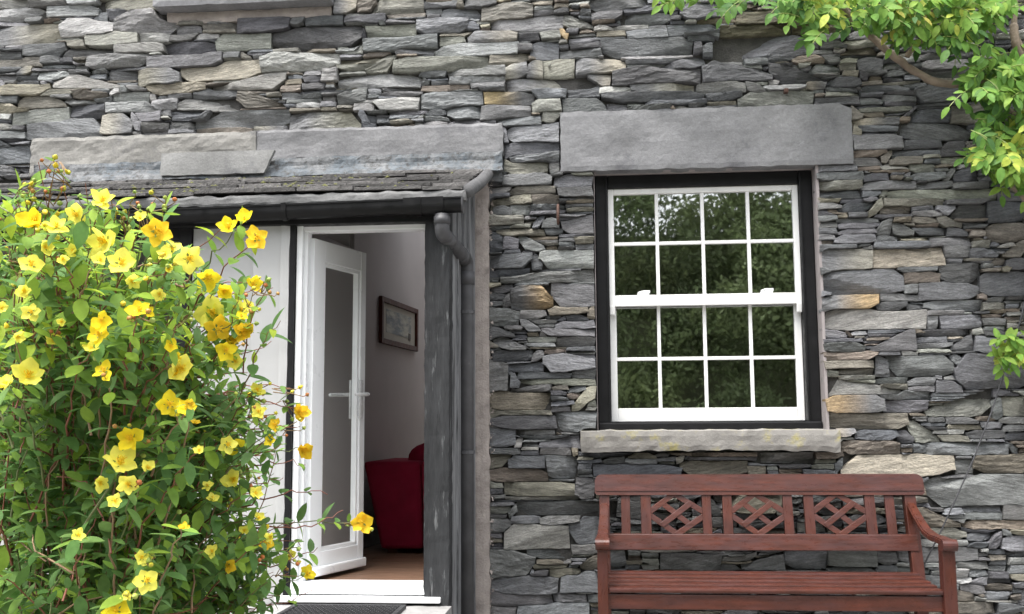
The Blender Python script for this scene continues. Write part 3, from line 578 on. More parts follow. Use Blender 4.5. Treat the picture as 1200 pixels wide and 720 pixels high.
mb.box(xb - .2, xb + .0, yb_ + .002, yb_ + .15, FL + .3, FL + 2.3); mb.box(xr - .15, xr + .1, yb_ + .002, yb_ + .15, FL + .3, FL + 2.3)
struct('room_back_wall', mb, M['roomwall'])
mb = MB(); mb.box(-3.9, xr + .1, .46, 1.3, 3.002, 3.1); mb.box(-3.9, xr + .1, 3.2, yb_ + .15, 3.002, 3.1); mb.box(xr - .1, xr + .1, 1.3, 3.2, 3.002, 3.1); struct('room_ceiling', mb, M['roomwall'])  # gap left in the ceiling, out of view, added to brighten the room
mb = MB(); mb.box(-4.2, PO[1] - .12, -.76, .452, FL - .14, FL - .012); mb.box(-4.2, xr + .1, .455, yb_, FL - .14, FL - .012); sub = struct('room_floor', mb, M['joint'])
y = -.68; k = 0
while y < 2.2:                                  # boards run along the house
    x = -1.75 - .3 * (k % 2)
    xe = xr if y > .45 else PO[1] - .12
    while x < xe - .05:
        x2 = min(x + random.uniform(.7, 1.3), xe); mb = MB(); mb.box(x + .001, x2 - .001, y + .001, y + .119, FL - .011, FL + random.uniform(-.0008, .0008), .0015)
        mb.obj('floor_board', M['plank'], sub); x = x2
    y += .12; k += 1
mb = MB()                                       # dark room behind the window
mb.box(-.30, 2.6, 3.0, 3.1, 0, 3.0); mb.box(-.31, -.30, .46, 3.0, 0, 3.0); mb.box(2.6, 2.61, .46, 3.0, 0, 3.0); mb.box(-.3, 2.6, .46, 3.0, 2.9, 3.0); mb.box(-.3, 2.6, .46, 3.0, 0, .3)
struct('window_room', mb, mat('dim_plaster', (.5, .47, .45), .9))
mb = MB()                                       # skirting along the side wall
for (o0, h) in ((.014, .11),):
    a0, a1 = ya + .9, yb_ - .02
    mb.hexa([(wallpt(a0) + .001, a0, FL + .002), (wallpt(a0) + o0, a0, FL + .002), (wallpt(a1) + o0, a1, FL + .002), (wallpt(a1) + .001, a1, FL + .002), (wallpt(a0) + .001, a0, FL + h), (wallpt(a0) + o0, a0, FL + h), (wallpt(a1) + o0, a1, FL + h), (wallpt(a1) + .001, a1, FL + h)], .003)
struct('skirting', mb, M['skirting'])
# picture
pz0 = [PD(443, 402, 6.9).z, PD(485, 413, 7.7).z]; pz1 = [PD(443, 347, 6.9).z, PD(486, 362, 7.7).z]
z0, z1 = sum(pz0) / 2, sum(pz1) / 2; Lp = (Vector((pb.x, pb.y, 0)) - Vector((pa.x, pa.y, 0))).length
pic = empty('framed_picture', (pa.x, pa.y, z0), 'framed seascape picture in a dark red frame hanging on the room wall', 'picture')
def onwall(a0, a1, b0, b1, d0, d1, bev=0):
    q = lambda a, b, d: Vector((pa.x, pa.y, 0)) + wdir * a + wn * d + Vector((0, 0, b))
    return [q(a0, b0, d0), q(a1, b0, d0), q(a1, b0, d1), q(a0, b0, d1), q(a0, b1, d0), q(a1, b1, d0), q(a1, b1, d1), q(a0, b1, d1)]
fwid = .036; mb = MB()
mb.hexa(onwall(0, fwid, z0, z1, .004, .03), .004); mb.hexa(onwall(Lp - fwid, Lp, z0, z1, .004, .03), .004)
mb.hexa(onwall(fwid, Lp - fwid, z0, z0 + fwid, .005, .029), .004); mb.hexa(onwall(fwid, Lp - fwid, z1 - fwid, z1, .005, .029), .004)
mb.obj('frame', M['frame'], pic)
mb = MB(); mb.hexa(onwall(fwid, Lp - fwid, z0 + fwid, z1 - fwid, .006, .012)); mb.obj('mount', M['mount'], pic)
mb = MB(); mb.hexa(onwall(.13, Lp - .13, z0 + .085, z1 - .075, .0125, .014)); mb.obj('print', M['print'], pic)
mb = MB(); q = onwall(Lp - .2, Lp - .15, z0 + .07, z0 + .12, .0145, .016); mb.hexa(q); mb.obj('painted_sail', M['skirting'], pic)

# sofa
sofa = empty('sofa', (P(470, 652, .45).x + .5, .8, FL), 'plump red fabric sofa standing inside the open doorway', 'sofa')
ys = .42; zs_t = PD(460, 541, ys + 5.8).z; zs_b = FL + .03
sx0 = P(446, 640, ys).x; sx0t = P(426, 545, ys).x; sx1 = xr - .05
mb = MB(); mb.hexa([(sx0, ys, zs_b), (sx0 + .26, ys, zs_b), (sx0 + .26, ys + .85, zs_b), (sx0, ys + .85, zs_b), (sx0t, ys - .02, zs_t), (sx0 + .24, ys - .02, zs_t), (sx0 + .24, ys + .85, zs_t), (sx0t, ys + .85, zs_t)], .03)
mb.obj('armrest', M['red'], sofa, True)
mb = MB(); mb.hexa([(sx0 + .262, ys + .01, zs_b), (sx1, ys + .01, zs_b), (sx1, ys + .2, zs_b), (sx0 + .262, ys + .2, zs_b), (sx0 + .242, ys - .01, zs_t), (sx1, ys - .01, zs_t), (sx1, ys + .19, zs_t), (sx0 + .242, ys + .19, zs_t)], .03)
mb.obj('backrest', M['red'], sofa, True)
mb = MB(); mb.box(sx0 + .27, sx1, ys + .21, ys + .85, zs_b, FL + .4, .03); mb.obj('seat', M['red'], sofa, True)
def cushion(name, cx, cy, cz, rx, ry, rz, parent):
    bm = bmesh.new(); bmesh.ops.create_uvsphere(bm, u_segments=20, v_segments=12, radius=1)
    for v in bm.verts:
        for a in range(3): v.co[a] = math.copysign(abs(v.co[a]) ** .7, v.co[a])
        v.co = Vector((v.co.x * rx, v.co.y * ry, v.co.z * rz)) + Vector((cx, cy, cz))
    vv = [v.co.copy() for v in bm.verts]; bm.verts.index_update(); ff = [[v.index for v in f.verts] for f in bm.faces]; bm.free()
    return mobj(name, vv, ff, M['red'], parent, True)
cushion('back_cushion', sx0 + .38, ys + .28, zs_t - .02, .27, .10, .14, sofa); cushion('back_cushion', sx0 + .85, ys + .28, zs_t + .02, .25, .10, .17, sofa)
for fx in (sx0 + .06, sx1 - .06):
    mb = MB(); mb.box(fx - .03, fx + .03, ys + .06, ys + .12, FL + .002, zs_b + .002, .004); mb.obj('foot', M['frame'], sofa)

# ------------------------------------------------------------------ porch
YP = -.80
porch = empty('porch', (P(430, 700, YP).x, YP, 0), 'lean-to porch with mossy slate roof, black gutter and open white door', 'porch')
XL = P(-150, 300, YP).x
z_wall = P(570, 204, -.02).z; z_eave = P(540, 224, YP - .09).z
ze2 = z_eave
slope = (z_wall - z_eave) / (-.02 - (YP - .09))
def rz(y): return z_eave + (y - (YP - .09)) * slope
xr_f, xr_w = P(548, 228, YP - .09).x, P(574, 215, -.02).x
# roof deck
mb = MB(); mb.hexa([(XL, YP - .07, rz(YP - .07) - .06), (xr_f - .01, YP - .07, rz(YP - .07) - .06), (xr_w - .02, -.0, rz(0) - .06), (XL, -.0, rz(0) - .06), (XL, YP - .07, rz(YP - .07) - .022), (xr_f - .01, YP - .07, rz(YP - .07) - .022), (xr_w - .02, -.0, rz(0) - .022), (XL, 0, rz(0) - .022)])
mb.obj('roof_deck', M['weather'], porch)
nc = 7; cl = (.89 - .02) / nc
for c in range(nc):                             # slates laid in courses
    y0 = YP - .10 + c * cl; x = XL - random.random() * .2
    while x < xr_f - .06:
        wd = random.uniform(.2, .36); x2 = min(x + wd, xr_f - .02 + (xr_w - xr_f) * c / nc)
        t = random.uniform(.012, .024); o_ = random.uniform(-.03, .02); lift = .026 + random.uniform(-.004, .014); yb2 = min(y0 + cl * 1.5, -.015)
        a = [(x + .003, y0 + o_, rz(y0) + lift - t + .004), (x2 - .003, y0 + o_ + random.uniform(-.01, .01), rz(y0) + lift - t + .004), (x2 - .003, yb2, rz(yb2) - .018), (x + .003, yb2, rz(yb2) - .018)]
        b = [(p[0], p[1], p[2] + t) for p in a]
        mb = MB(); mb.hexa(a + b, .002)
        tn = np.array((.12, .115, .112)) * random.uniform(.5, 1.7)
        mb.obj('roof_slate', M['slate'], porch, cols=np.repeat(tn[None], len(mb.v), 0)); x = x2
v, f = rough_slab(XL, xr_f - .005, z_eave - .05, z_eave + .0, YP - .115, YP - .075, 41, nx=160, nz=5, amp=.010, edge=.005, chip=.012)
mobj('eaves_slab', v, f, M['slab'], porch, cols=np.repeat(np.array((.17, .17, .17))[None], len(v), 0))
mb = MB()
for k in range(190):                            # moss cushions between the slates
    x = random.choice([random.gauss(P(395, 215, -.4).x, .2), random.gauss(P(265, 215, -.4).x, .25), random.uniform(XL + .5, xr_f - .1)]); x = min(x, xr_f - .1)
    y = random.uniform(YP - .08, -.1); r = random.uniform(.008, .020); c = Vector((x, y, rz(y) + .024)); n = 6
    vs = [c + Vector((math.cos(i * 6.283 / n) * r * random.uniform(.7, 1.3), math.sin(i * 6.283 / n) * r, random.uniform(-.006, .0))) for i in range(n)] + [c + Vector((0, 0, r * .6))]
    mb.add(vs, [(i, (i + 1) % n, n) for i in range(n)])
mb.obj('moss', M['moss'], porch, True, kind='stuff')
# verge: rounded mortar capping up the roof edge
pts = [(xr_f, YP - .095, rz(YP - .095) - .002), (xr_f * .5 + xr_w * .5 + .004, -.45, rz(-.45) - .004), (xr_w - .005, -.03, rz(-.03) + .004)]
mb = MB(); mb.tube(pts, .034, 12); mb.obj('verge', mat('verge_mortar', (.085, .085, .088), .85, .3, 14, bump=.6, bscale=70, extra=[((.3, .3, .3), 30, .6, .75)]), porch, True)
# lead flashing against the wall
v, f = rough_slab(P(45, 205).x, P(590, 195).x, PZ - .01, P(445, 187).z + .012, -.058, .03, 47, nx=90, nz=6, amp=.016, edge=.010, chip=.012)
lz0 = PZ - .01; v = [(x, y - (.05 * max(0, 1 - (z - lz0) / .06) if y < 0 else 0), z) for x, y, z in v]
mobj('flashing', v, f, M['lead'], porch)
v, f = rough_slab(P(572, 210).x, P(590, 210).x, P(580, 215).z, P(580, 203).z, -.05, .03, 49, nx=5, nz=4, amp=.002)
mobj('flashing', v, f, M['lead'], porch)
# fascia, gutter
zf1, zf0 = P(450, 246, YP).z, P(450, 262, YP - .02).z
mb = MB(); mb.box(XL, P(527, 260, YP).x, YP - .045, YP + .03, zf0, z_eave - .03, .004); mb.obj('fascia', M['black'], porch)
gc = P(541, 240, YP - .12); gr = .040; xg1 = gc.x; yg, zg = YP - .093, gc.z
arc = [math.pi + i * math.pi / 14 for i in range(15)]
GT, GA, FALL = .036, .006, .016               # rim height, arc centre height, fall along the run
def gshape(r, top): return [(-r, top)] + [(math.cos(a) * r, math.sin(a) * r + GA) for a in arc] + [(r, top)]
ey, ez = Vector((0, 1, 0)), Vector((0, 0, 1))
def gz(x): return zg - FALL * (xg1 - x)
mb = MB(); mb.prism(gshape(gr, GT) + list(reversed(gshape(gr - .004, GT))), (Vector((XL, yg, gz(XL))), Vector((xg1, yg, zg)), ey, ez))
mb.prism([(-gr - .004, GT - .006), (-gr + .006, GT - .006), (-gr + .006, GT + .002), (-gr - .004, GT + .002)], (Vector((XL, yg, gz(XL))), Vector((xg1, yg, zg)), ey, ez))
gut = mb.obj('gutter', M['gutter'], porch, False)
mb = MB(); mb.prism(gshape(gr + .004, GT + .004), (Vector((xg1 - .001, yg, zg)), Vector((xg1 + .006, yg, zg)), ey, ez)); mb.obj('stop_end', M['pipe'], gut)
def collar(pa_, pb_, e=.006):
    xa, xb = P(pa_, 243, yg).x, P(pb_, 243, yg).x
    mb = MB(); mb.prism(gshape(gr + e, GT + .006) + list(reversed(gshape(gr + .0008, GT + .006))), (Vector((xa, yg, gz(xa))), Vector((xb, yg, gz(xb))), ey, ez))
    return mb
for a, b in ((332, 338), (474, 521), (108, 113)): collar(a, b).obj('gutter_joint', M['gutter'], gut)
mb = collar(489, 495, .010); mb.obj('gutter_bracket', M['gutter'], gut)
# downpipe with its swan neck
pr = .037
xp0 = P(518, 260, yg).x; xp1, yp1 = P(547, 320, -.42).x, -.42
zb1 = P(518, 273, yg).z; zb2 = P(547, 306, -.42).z
path = [Vector((xp0, yg, zg - .040)), Vector((xp0, yg, zb1)), Vector((xp1, yp1, zb2)), Vector((xp1, yp1, .06))]
def fillet(p, r=.035, n=5):
    out = [p[0]]
    for i in range(1, len(p) - 1):
        a_, b_ = p[i] + (p[i - 1] - p[i]).normalized() * r, p[i] + (p[i + 1] - p[i]).normalized() * r
        out += [qbz(a_, p[i], b_, k / n) for k in range(n + 1)]
    return out + [p[-1]]
def qbz(a, b, c, t): return a * (1 - t) ** 2 + b * 2 * t * (1 - t) + c * t * t
corner = path; path = fillet(path)
mb = MB(); mb.tube(path, pr, 16); dp = mb.obj('downpipe', M['pipe'], porch, True)
for a, b, e in ((corner[0] - Vector((0, 0, .012)), corner[0] - Vector((0, 0, .05)), .004), (Vector((xp1, yp1, zb2 - .06)), Vector((xp1, yp1, zb2 - .13)), .005), (corner[1].lerp(corner[2], .14), corner[1].lerp(corner[2], .3), .004), (corner[1].lerp(corner[2], .74), corner[1].lerp(corner[2], .88), .004)):
    mb = MB(); mb.tube([a, b], pr + e, 16); mb.obj('pipe_socket', M['pipe'], dp, True)
for zc in (P(545, 366, -.42).z, P(545, 530, -.42).z):
    mb = MB(); mb.tube([(xp1, yp1, zc - .009), (xp1, yp1, zc + .009)], pr + .007, 16); mb.box(xp1 - .12, xp1 - pr + .004, yp1 - .012, yp1 + .012, zc - .009, zc + .009, .003); mb.obj('pipe_clip', M['pipe'], dp)
# corner post and boarded side
xq0, xq1 = P(497, 480, YP - .03).x, P(526, 480, YP - .03).x
v, f = rough_slab(xq0, xq1, .0, z_eave - .07, YP - .03, YP + .09, 53, nx=6, nz=70, amp=.004, edge=.005, chip=.006)
mobj('corner_post', v, f, M['peel'], porch)
xs_f, xs_w = xq1 - .018, P(559, 450, -.03).x
nb = 5
for i in range(nb):
    ta, tb = i / nb, (i + 1) / nb - .012
    ya_, yb2 = YP + .095 + ta * (-.01 - YP - .095), YP + .095 + tb * (-.01 - YP - .095)
    g = lambda y: xs_f + (xs_w - xs_f) * (y - YP) / (0 - YP)
    off = random.uniform(-.006, .006); mb = MB()
    mb.hexa([(g(ya_) - .02 + off, ya_, 0), (g(ya_) + off, ya_, 0), (g(yb2) + off, yb2, 0), (g(yb2) - .02 + off, yb2, 0), (g(ya_) - .02 + off, ya_, rz(ya_) - .07), (g(ya_) + off, ya_, rz(ya_) - .07), (g(yb2) + off, yb2, rz(yb2) - .07), (g(yb2) - .02 + off, yb2, rz(yb2) - .07)], .003)
    mb.obj('side_board', M['weather'], porch)
    if i < nb - 1:
        yc = yb2 + .003; mb = MB(); mb.box(g(yc) - .01, g(yc) + .014, yc - .012, yc + .016, 0, rz(yc) - .072, .004); mb.obj('cover_strip', M['weather'], porch)
mb = MB(); mb.box(xs_f - .04, xs_f - .022, YP + .1, .2, .0, z_eave - .1); mb.obj('inner_lining', M['roomwall'], porch)
# door frame
zdh = P(420, 270, YP + .02).z; zth = P(420, 697, YP - .0).z
jx0, jx1 = P(344, 480, YP).x, P(351, 480, YP).x
xjr = P(522, 480, YP + .1).x
mb = MB(); mb.box(jx0, jx1, YP, YP + .10, zth - .02, zf0 + .02, .004); mb.box(jx1, jx1 + .02, YP + .03, YP + .10, zth, zdh, .003)
mb.box(jx1, xjr, YP + .02, YP + .10, zdh, zf0 + .02, .004)
mb.box(xjr - .05, xjr, YP + .095, YP + .16, zth, zf0 + .02, .003)
dfm = mb.obj('door_frame', M['white'], porch)
zt1 = P(420, 682, YP + .06).z
mb = MB(); mb.box(jx0 + .002, xjr, YP - .012, YP + .13, P(420, 697, YP - .012).z, zt1, .006); mb.obj('threshold', M['white'], dfm)
mb = MB(); mb.box(jx0 - .06, xjr, YP - .06, YP + .02, P(420, 707, YP - .06).z, P(420, 698.5, YP - .012).z, .006); mb.obj('door_sill', M['white'], dfm)
# black post left of the door
mb = MB(); mb.box(P(337, 480, YP).x, jx0 - .003, YP - .02, YP + .06, 0, zf0 + .03, .004); mb.obj('black_post', M['black'], porch)
# door leaf, swung inwards
zl0, zl1 = zt1 + .012, P(377, 279, YP + .07).z
H = Vector((P(359, 480, YP + .08).x, YP + .08, 0)); E = Vector((PD(421.5, 480, 5.62).x, PD(421.5, 480, 5.62).y, 0))
dx = (E - H).normalized(); dn = Vector((dx.y, -dx.x, 0)); Ld = (E - H).length
door = None
def leafbox(mb, a0, a1, z0, z1, d0, d1, b=.004):
    q = lambda a, d, z: H + dx * a + dn * d + Vector((0, 0, z))
    return mb.hexa([q(a0, d0, z0), q(a1, d0, z0), q(a1, d1, z0), q(a0, d1, z0), q(a0, d0, z1), q(a1, d0, z1), q(a1, d1, z1), q(a0, d1, z1)], b)
mb = MB(); sw, sf = .10, .052
leafbox(mb, 0, sw, zl0, zl1, -.033, .033); leafbox(mb, Ld - sf, Ld, zl0, zl1, -.033, .033)
leafbox(mb, sw, Ld - sf, zl0, zl0 + .12, -.032, .032); leafbox(mb, sw, Ld - sf, zl1 - .11, zl1, -.032, .032)
for a0, a1, z0, z1 in ((sw, sw + .018, zl0 + .12, zl1 - .11), (Ld - sf - .018, Ld - sf, zl0 + .12, zl1 - .11), (sw, Ld - sf, zl0 + .12, zl0 + .138), (sw, Ld - sf, zl1 - .128, zl1 - .11)): leafbox(mb, a0, a1, z0, z1, -.024, .024, .003)
leafbox(mb, .02, Ld, zl0 + .004, zl0 + .05, .034, .055, .008)
door = mb.obj('door', M['white'], porch)
mb = MB(); leafbox(mb, sw + .01, Ld - sf - .01, zl0 + .13, zl1 - .12, -.008, .008, 0); mb.obj('glass', M['dpane'], door)
zh = PD(425, 463, 5.62).z
for sgn in (1, -1):
    mb = MB(); leafbox(mb, Ld - .066, Ld - .034, zh - .13, zh + .08, sgn * .034, sgn * .044, .004)
    q = lambda a, d, z: H + dx * a + dn * d * sgn + Vector((0, 0, z))
    mb.tube([q(Ld - .05, .044, zh), q(Ld - .05, .085, zh), q(Ld - .075, .09, zh), q(Ld - .18, .09, zh - .004)], [.011, .010, .010, .009], 10)
    mb.obj('door_handle', M['chrome'] if sgn > 0 else M['white'], door, True)
for zz in (zl0 + .25, (zl0 + zl1) / 2, zl1 - .25):
    mb = MB(); mb.tube([(H.x - .012, H.y - .045, zz - .05), (H.x - .012, H.y - .045, zz + .05)], .009, 10); mb.obj('hinge', M['white'], door)
# white panels left of the door, then a dark glazed bay behind the shrub
xw0, xw1, xw2 = P(219, 480, YP).x, P(293, 480, YP).x, P(338, 480, YP).x
mb = MB(); mb.box(xw0, xw1 - .003, YP + .012, YP + .07, 0, zf0 + .02, .004); mb.obj('white_panel', M['whitepanel'], porch)
mb = MB(); mb.box(xw1, xw2 - .003, YP - .012, YP + .07, 0, zf0 + .02, .006); mb.obj('white_panel', M['whitepanel'], porch)
v, f = rough_slab(xw2 - .05, xw2 - .006, .0, zf0 - .002, YP - .022, YP - .0125, 61, nx=4, nz=40, amp=.003, edge=.002, chip=.006); mobj('cracked_filler', v, f, M['whitepanel'], porch)
mb = MB(); mb.box(XL, xw0 - .004, YP, YP + .07, 0, .75, .004); mb.obj('white_panel', M['whitepanel'], porch)
mb = MB(); xm = (XL + xw0) / 2
mb.box(xw0 - .07, xw0 - .004, YP, YP + .07, .752, zf0 + .02, .005); mb.box(XL, XL + .07, YP, YP + .07, .752, zf0 + .02, .005); mb.box(xm - .03, xm + .03, YP + .001, YP + .069, .83, zf0 - .05, .005)
mb.box(XL + .07, xw0 - .07, YP + .002, YP + .068, .752, .83, .005); mb.box(XL + .07, xw0 - .07, YP + .002, YP + .068, zf0 - .05, zf0 + .02, .005)
pw = mb.obj('porch_window', M['black'], porch)
for a, b in ((XL + .07, xm - .03), (xm + .03, xw0 - .07)):
    mobj('pane', [(a, YP + .035, .83), (b, YP + .035, .83), (b, YP + .035, zf0 - .05), (a, YP + .035, zf0 - .05)], [(0, 1, 2, 3)], M['porchpane'], pw)
# stone step and mat
zst = P(420, 709, YP - .06).z - .006
v, f = rough_slab(P(275, 710, YP - .1).x, P(527, 710, YP - .1).x, 0, zst, YP - .55, YP - .03, 67, nx=30, nz=6, amp=.006, edge=.012)
o = mobj('door_step', v, f, M['step']); tag(o, 'grey stone step beneath the white door sill', 'step')
mx0, mx1 = P(338, 716, YP - .2).x, P(472, 716, YP - .2).x; my0, my1 = YP - .47, YP - .11
rx = empty('doormat', ((mx0 + mx1) / 2, (my0 + my1) / 2, zst), 'black rubber ring doormat lying on the stone step', 'doormat')
mb = MB(); t = .018; bw = .022
mb.box(mx0, mx1, my1 - bw, my1, zst + .001, zst + t, .004); mb.box(mx0, mx1, my0, my0 + bw, zst + .001, zst + t, .004); mb.box(mx0, mx0 + bw, my0 + bw, my1 - bw, zst + .001, zst + t, .004); mb.box(mx1 - bw, mx1, my0 + bw, my1 - bw, zst + .001, zst + t, .004)
mb.obj('rim', M['rubber'], rx)
mb = MB(); k = 0; yy = my0 + bw
while yy < my1 - bw - .01:                      # honeycomb webs between the rings
    xx = mx0 + bw + (.014 if k % 2 else 0)
    while xx < mx1 - bw - .012:
        n = 6; c = Vector((xx + .012, yy + .012, zst + .002)); vs = []
        for rr, z in ((.014, 0), (.014, t - .004), (.010, t - .004), (.010, 0)): vs += [c + Vector((math.cos(i * 1.0472) * rr, math.sin(i * 1.0472) * rr, z)) for i in range(n)]
        mb.add(vs, [(r * n + i, r * n + (i + 1) % n, (r + 1) * n + (i + 1) % n, (r + 1) * n + i) for r in range(3) for i in range(n)]); xx += .028
    yy += .025; k += 1
mb.obj('rings', M['rubber'], rx, kind='stuff')

# ------------------------------------------------------------------ garden bench
def yback(z): return -.12 + (z - 1.0) * .24
bx0, bx1 = P(697, 567, yback(.95)).x, P(1081, 567, yback(.95)).x
zr1 = P(890, 556, yback(1.0)).z; zr0 = P(890, 580, yback(.9)).z; zc1 = P(890, 626, yback(.68)).z; zc0 = P(890, 645, yback(.6)).z
YS0, YS1 = -.66, -.22
zsf = P(910, 691, YS0).z; zsb = P(890, 668, YS1).z
bench = empty('garden_bench', ((bx0 + bx1) / 2, -.4, 0), 'dark red-brown wooden garden bench with lattice back against the wall', 'bench')
sh = lambda v: (v[0], v[1] + yback(v[2]), v[2])
def bpart(name, mb, m='bench', shr=True):
    if shr: mb.shear(sh)
    return mb.obj(name, M[m], bench)
# shaped top rail: rounded upper corners
rr = .035; prof = [(bx0, zr0 + .012), (bx0 + .012, zr0), (bx1 - .012, zr0), (bx1, zr0 + .012)]
prof += [(bx1 - rr + rr * math.cos(a), zr1 - rr + rr * math.sin(a)) for a in [i * math.pi / 12 for i in range(7)]]
prof += [(bx0 + rr - rr * math.sin(a), zr1 - rr + rr * math.cos(a)) for a in [i * math.pi / 12 for i in range(7)]]
mb = MB(); mb.prism(prof, (Vector((0, -.022, 0)), Vector((0, .022, 0)), Vector((1, 0, 0)), Vector((0, 0, 1))))
mb.box(bx0 + .006, bx1 - .006, -.027, -.023, zr0 + .022, zr0 + .027, .0); bpart('top_rail', mb)
mb = MB(); mb.box(P(712, 635, yback(.63)).x, P(1076, 635, yback(.63)).x, -.018, .018, zc0, zc1, .004); bpart('lower_rail', mb)
zmid = (zr0 + zc1) / 2
def X(px): return P(px, 603, yback(zmid)).x
for a, b in ((728, 738.5), (1038, 1049)): mb = MB(); mb.box(X(a), X(b), -.010, .012, zc1 - .002, zr0 + .002, .003); bpart('slat', mb, 'benchv')
for a, b in ((751, 763), (823, 833.5), (847, 858), (918, 929), (942.5, 954), (1014, 1026)): mb = MB(); mb.box(X(a), X(b), -.015, .015, zc1 - .002, zr0 + .002, .003); bpart('stile', mb, 'benchv')
def bar(xa, za, xb, zb, y0, y1, hw=.0145):
    d = Vector((xb - xa, 0, zb - za)).normalized(); n = Vector((-d.z, 0, d.x)) * hw
    a, b = Vector((xa, 0, za)), Vector((xb, 0, zb)); mb = MB()
    q = [a - n, b - n, b + n, a + n]
    mb.hexa([(p.x, y0, p.z) for p in q] + [(p.x, y1, p.z) for p in q], .002) if False else mb.hexa([(q[0].x, y0, q[0].z), (q[1].x, y0, q[1].z), (q[1].x, y1, q[1].z), (q[0].x, y1, q[0].z), (q[3].x, y0, q[3].z), (q[2].x, y0, q[2].z), (q[2].x, y1, q[2].z), (q[3].x, y1, q[3].z)], .002)
    return mb
for a, b in ((763, 823), (858, 918), (954, 1014)):
    xa, xb = X(a), X(b); W_, H_ = xb - xa, zr0 - zc1
    q = lambda u, v: (xa + u * W_, zc1 + v * H_)
    for (u0, v0, u1, v1), lay in (((-.02, .57, .46, 1.03), 0), ((.46, 1.03, 1.02, .56), 1), ((-.02, .47, .52, -.03), 1), ((.47, -.03, 1.02, .45), 0), ((.2, .22, .79, .80), 2), ((.2, .80, .475, .53), 1), ((.525, .47, .78, .2), 1)):
        y = (-.011, .009) if lay == 0 else (-.009, .011) if lay == 1 else (-.013, .007)
        bpart('lattice_bar', bar(*q(u0, v0), *q(u1, v1), *y), 'bench')
# back posts run down to the ground
for a, b in ((702.5, 714.5), (1061.5, 1075)):
    xa, xb = X(a), X(b); mb = MB()
    mb.box(xa, xb, -.012, .045, zsf - .1, zr0 + .002, .004); mb.shear(sh)
    yl_ = yback(zsf - .1); mb.box(xa, xb, yl_ - .012, yl_ + .045, .0, zsf - .102, .004); bpart('back_leg', mb, 'benchv', False)
# seat slats, getting higher towards the back is slight: they follow the seat's rake
sx0_, sx1_ = P(712, 691, YS0).x, P(1107, 691, YS0).x
ns = 5; ds = (YS1 - YS0) / ns
for i in range(ns):
    y0 = YS0 + i * ds; z = zsf + (zsb - zsf) * (i + .5) / ns
    e0 = sx0_ + (0 if i else 0); e1 = sx1_ - (0 if i else 0)
    mb = MB(); mb.box(e0 + .004, e1 - .004, y0 + (.0 if i else -.012), y0 + ds - .022, z - .024, z, .009); bpart('seat_slat', mb, 'bench', False)
za = zsf - .034; mb = MB(); mb.box(sx0_ - .002, P(1106, 705, YS0).x, YS0 + .004, YS0 + .03, P(910, 716, YS0).z, za + .006, .004); bpart('front_rail', mb, 'bench', False)
for x in (sx0_ + .06, (sx0_ + sx1_) / 2, sx1_ - .08): mb = MB(); mb.box(x - .018, x + .018, YS0 + .032, YS1 + .04, zsf - .1, zsf - .03, .003); bpart('seat_bearer', mb, 'bench', False)
# front legs and swept arms
zar = P(1110, 632, YS0).z
for side, (a, b) in ((-1, (700, 712.5)), (1, (1103, 1118.5))):
    xa, xb = P(a, 660, YS0).x, P(b, 660, YS0).x
    mb = MB(); mb.box(xa, xb, YS0 - .022, YS0 + .04, 0, zar - .028, .005); bpart('front_leg', mb, 'benchv', False)
    xc = (xa + xb) / 2; hw = .034
    xbk = X(708.5) if side < 0 else X(1068)
    cv = [(YS0 - .035, zar - .012, xc), (YS0 - .0, zar, xc), (YS0 + .08, zar + .004, xc), (YS0 + .18, zar + .004, xc * .85 + xbk * .15), (YS0 + .28, zar + .022, xc * .6 + xbk * .4), (YS0 + .37, zar + .065, xc * .35 + xbk * .65), (yback(zar + .14) - .01, zar + .14, xbk)]
    mb = MB(); vs = []
    for i, (y, z, x) in enumerate(cv):
        h2 = .03 if i < len(cv) - 1 else .02; w2 = hw * (1 - .35 * i / 6)
        vs += [(x - w2, y, z - h2), (x + w2, y, z - h2), (x + w2, y, z), (x - w2, y, z)]
    n = len(cv); fs = [(i * 4 + j, i * 4 + (j + 1) % 4, (i + 1) * 4 + (j + 1) % 4, (i + 1) * 4 + j) for i in range(n - 1) for j in range(4)] + [(3, 2, 1, 0), ((n - 1) * 4, (n - 1) * 4 + 1, (n - 1) * 4 + 2, (n - 1) * 4 + 3)]
    bm = bmesh.new(); bv = [bm.verts.new(p) for p in vs]; [bm.faces.new([bv[i] for i in f]) for f in fs]
    bmesh.ops.recalc_face_normals(bm, faces=bm.faces[:]); bmesh.ops.bevel(bm, geom=[e for e in bm.edges], offset=.006, segments=2, affect='EDGES')
    bm.verts.index_update(); mb.add([v.co.copy() for v in bm.verts], [[v.index for v in f.verts] for f in bm.faces]); bm.free()
    mb.tube([(xc - hw, YS0 - .03, zar - .026), (xc + hw, YS0 - .03, zar - .026)], .029, 16)
    bpart('armrest', mb, 'benchv', False)

# ------------------------------------------------------------------ wire hanging on the wall
c = [P(px, py, -.06) for px, py in ((1206, 330), (1196, 375), (1180, 425), (1163, 480), (1140, 540), (1120, 585), (1103, 622), (1084, 660), (1078, 700))]
mb = MB(); mb.tube(c, .0042, 6); o = mb.obj('wire', M['cable'], None, True); tag(o, 'thin black wire slanting down the wall to behind the bench', 'wire')

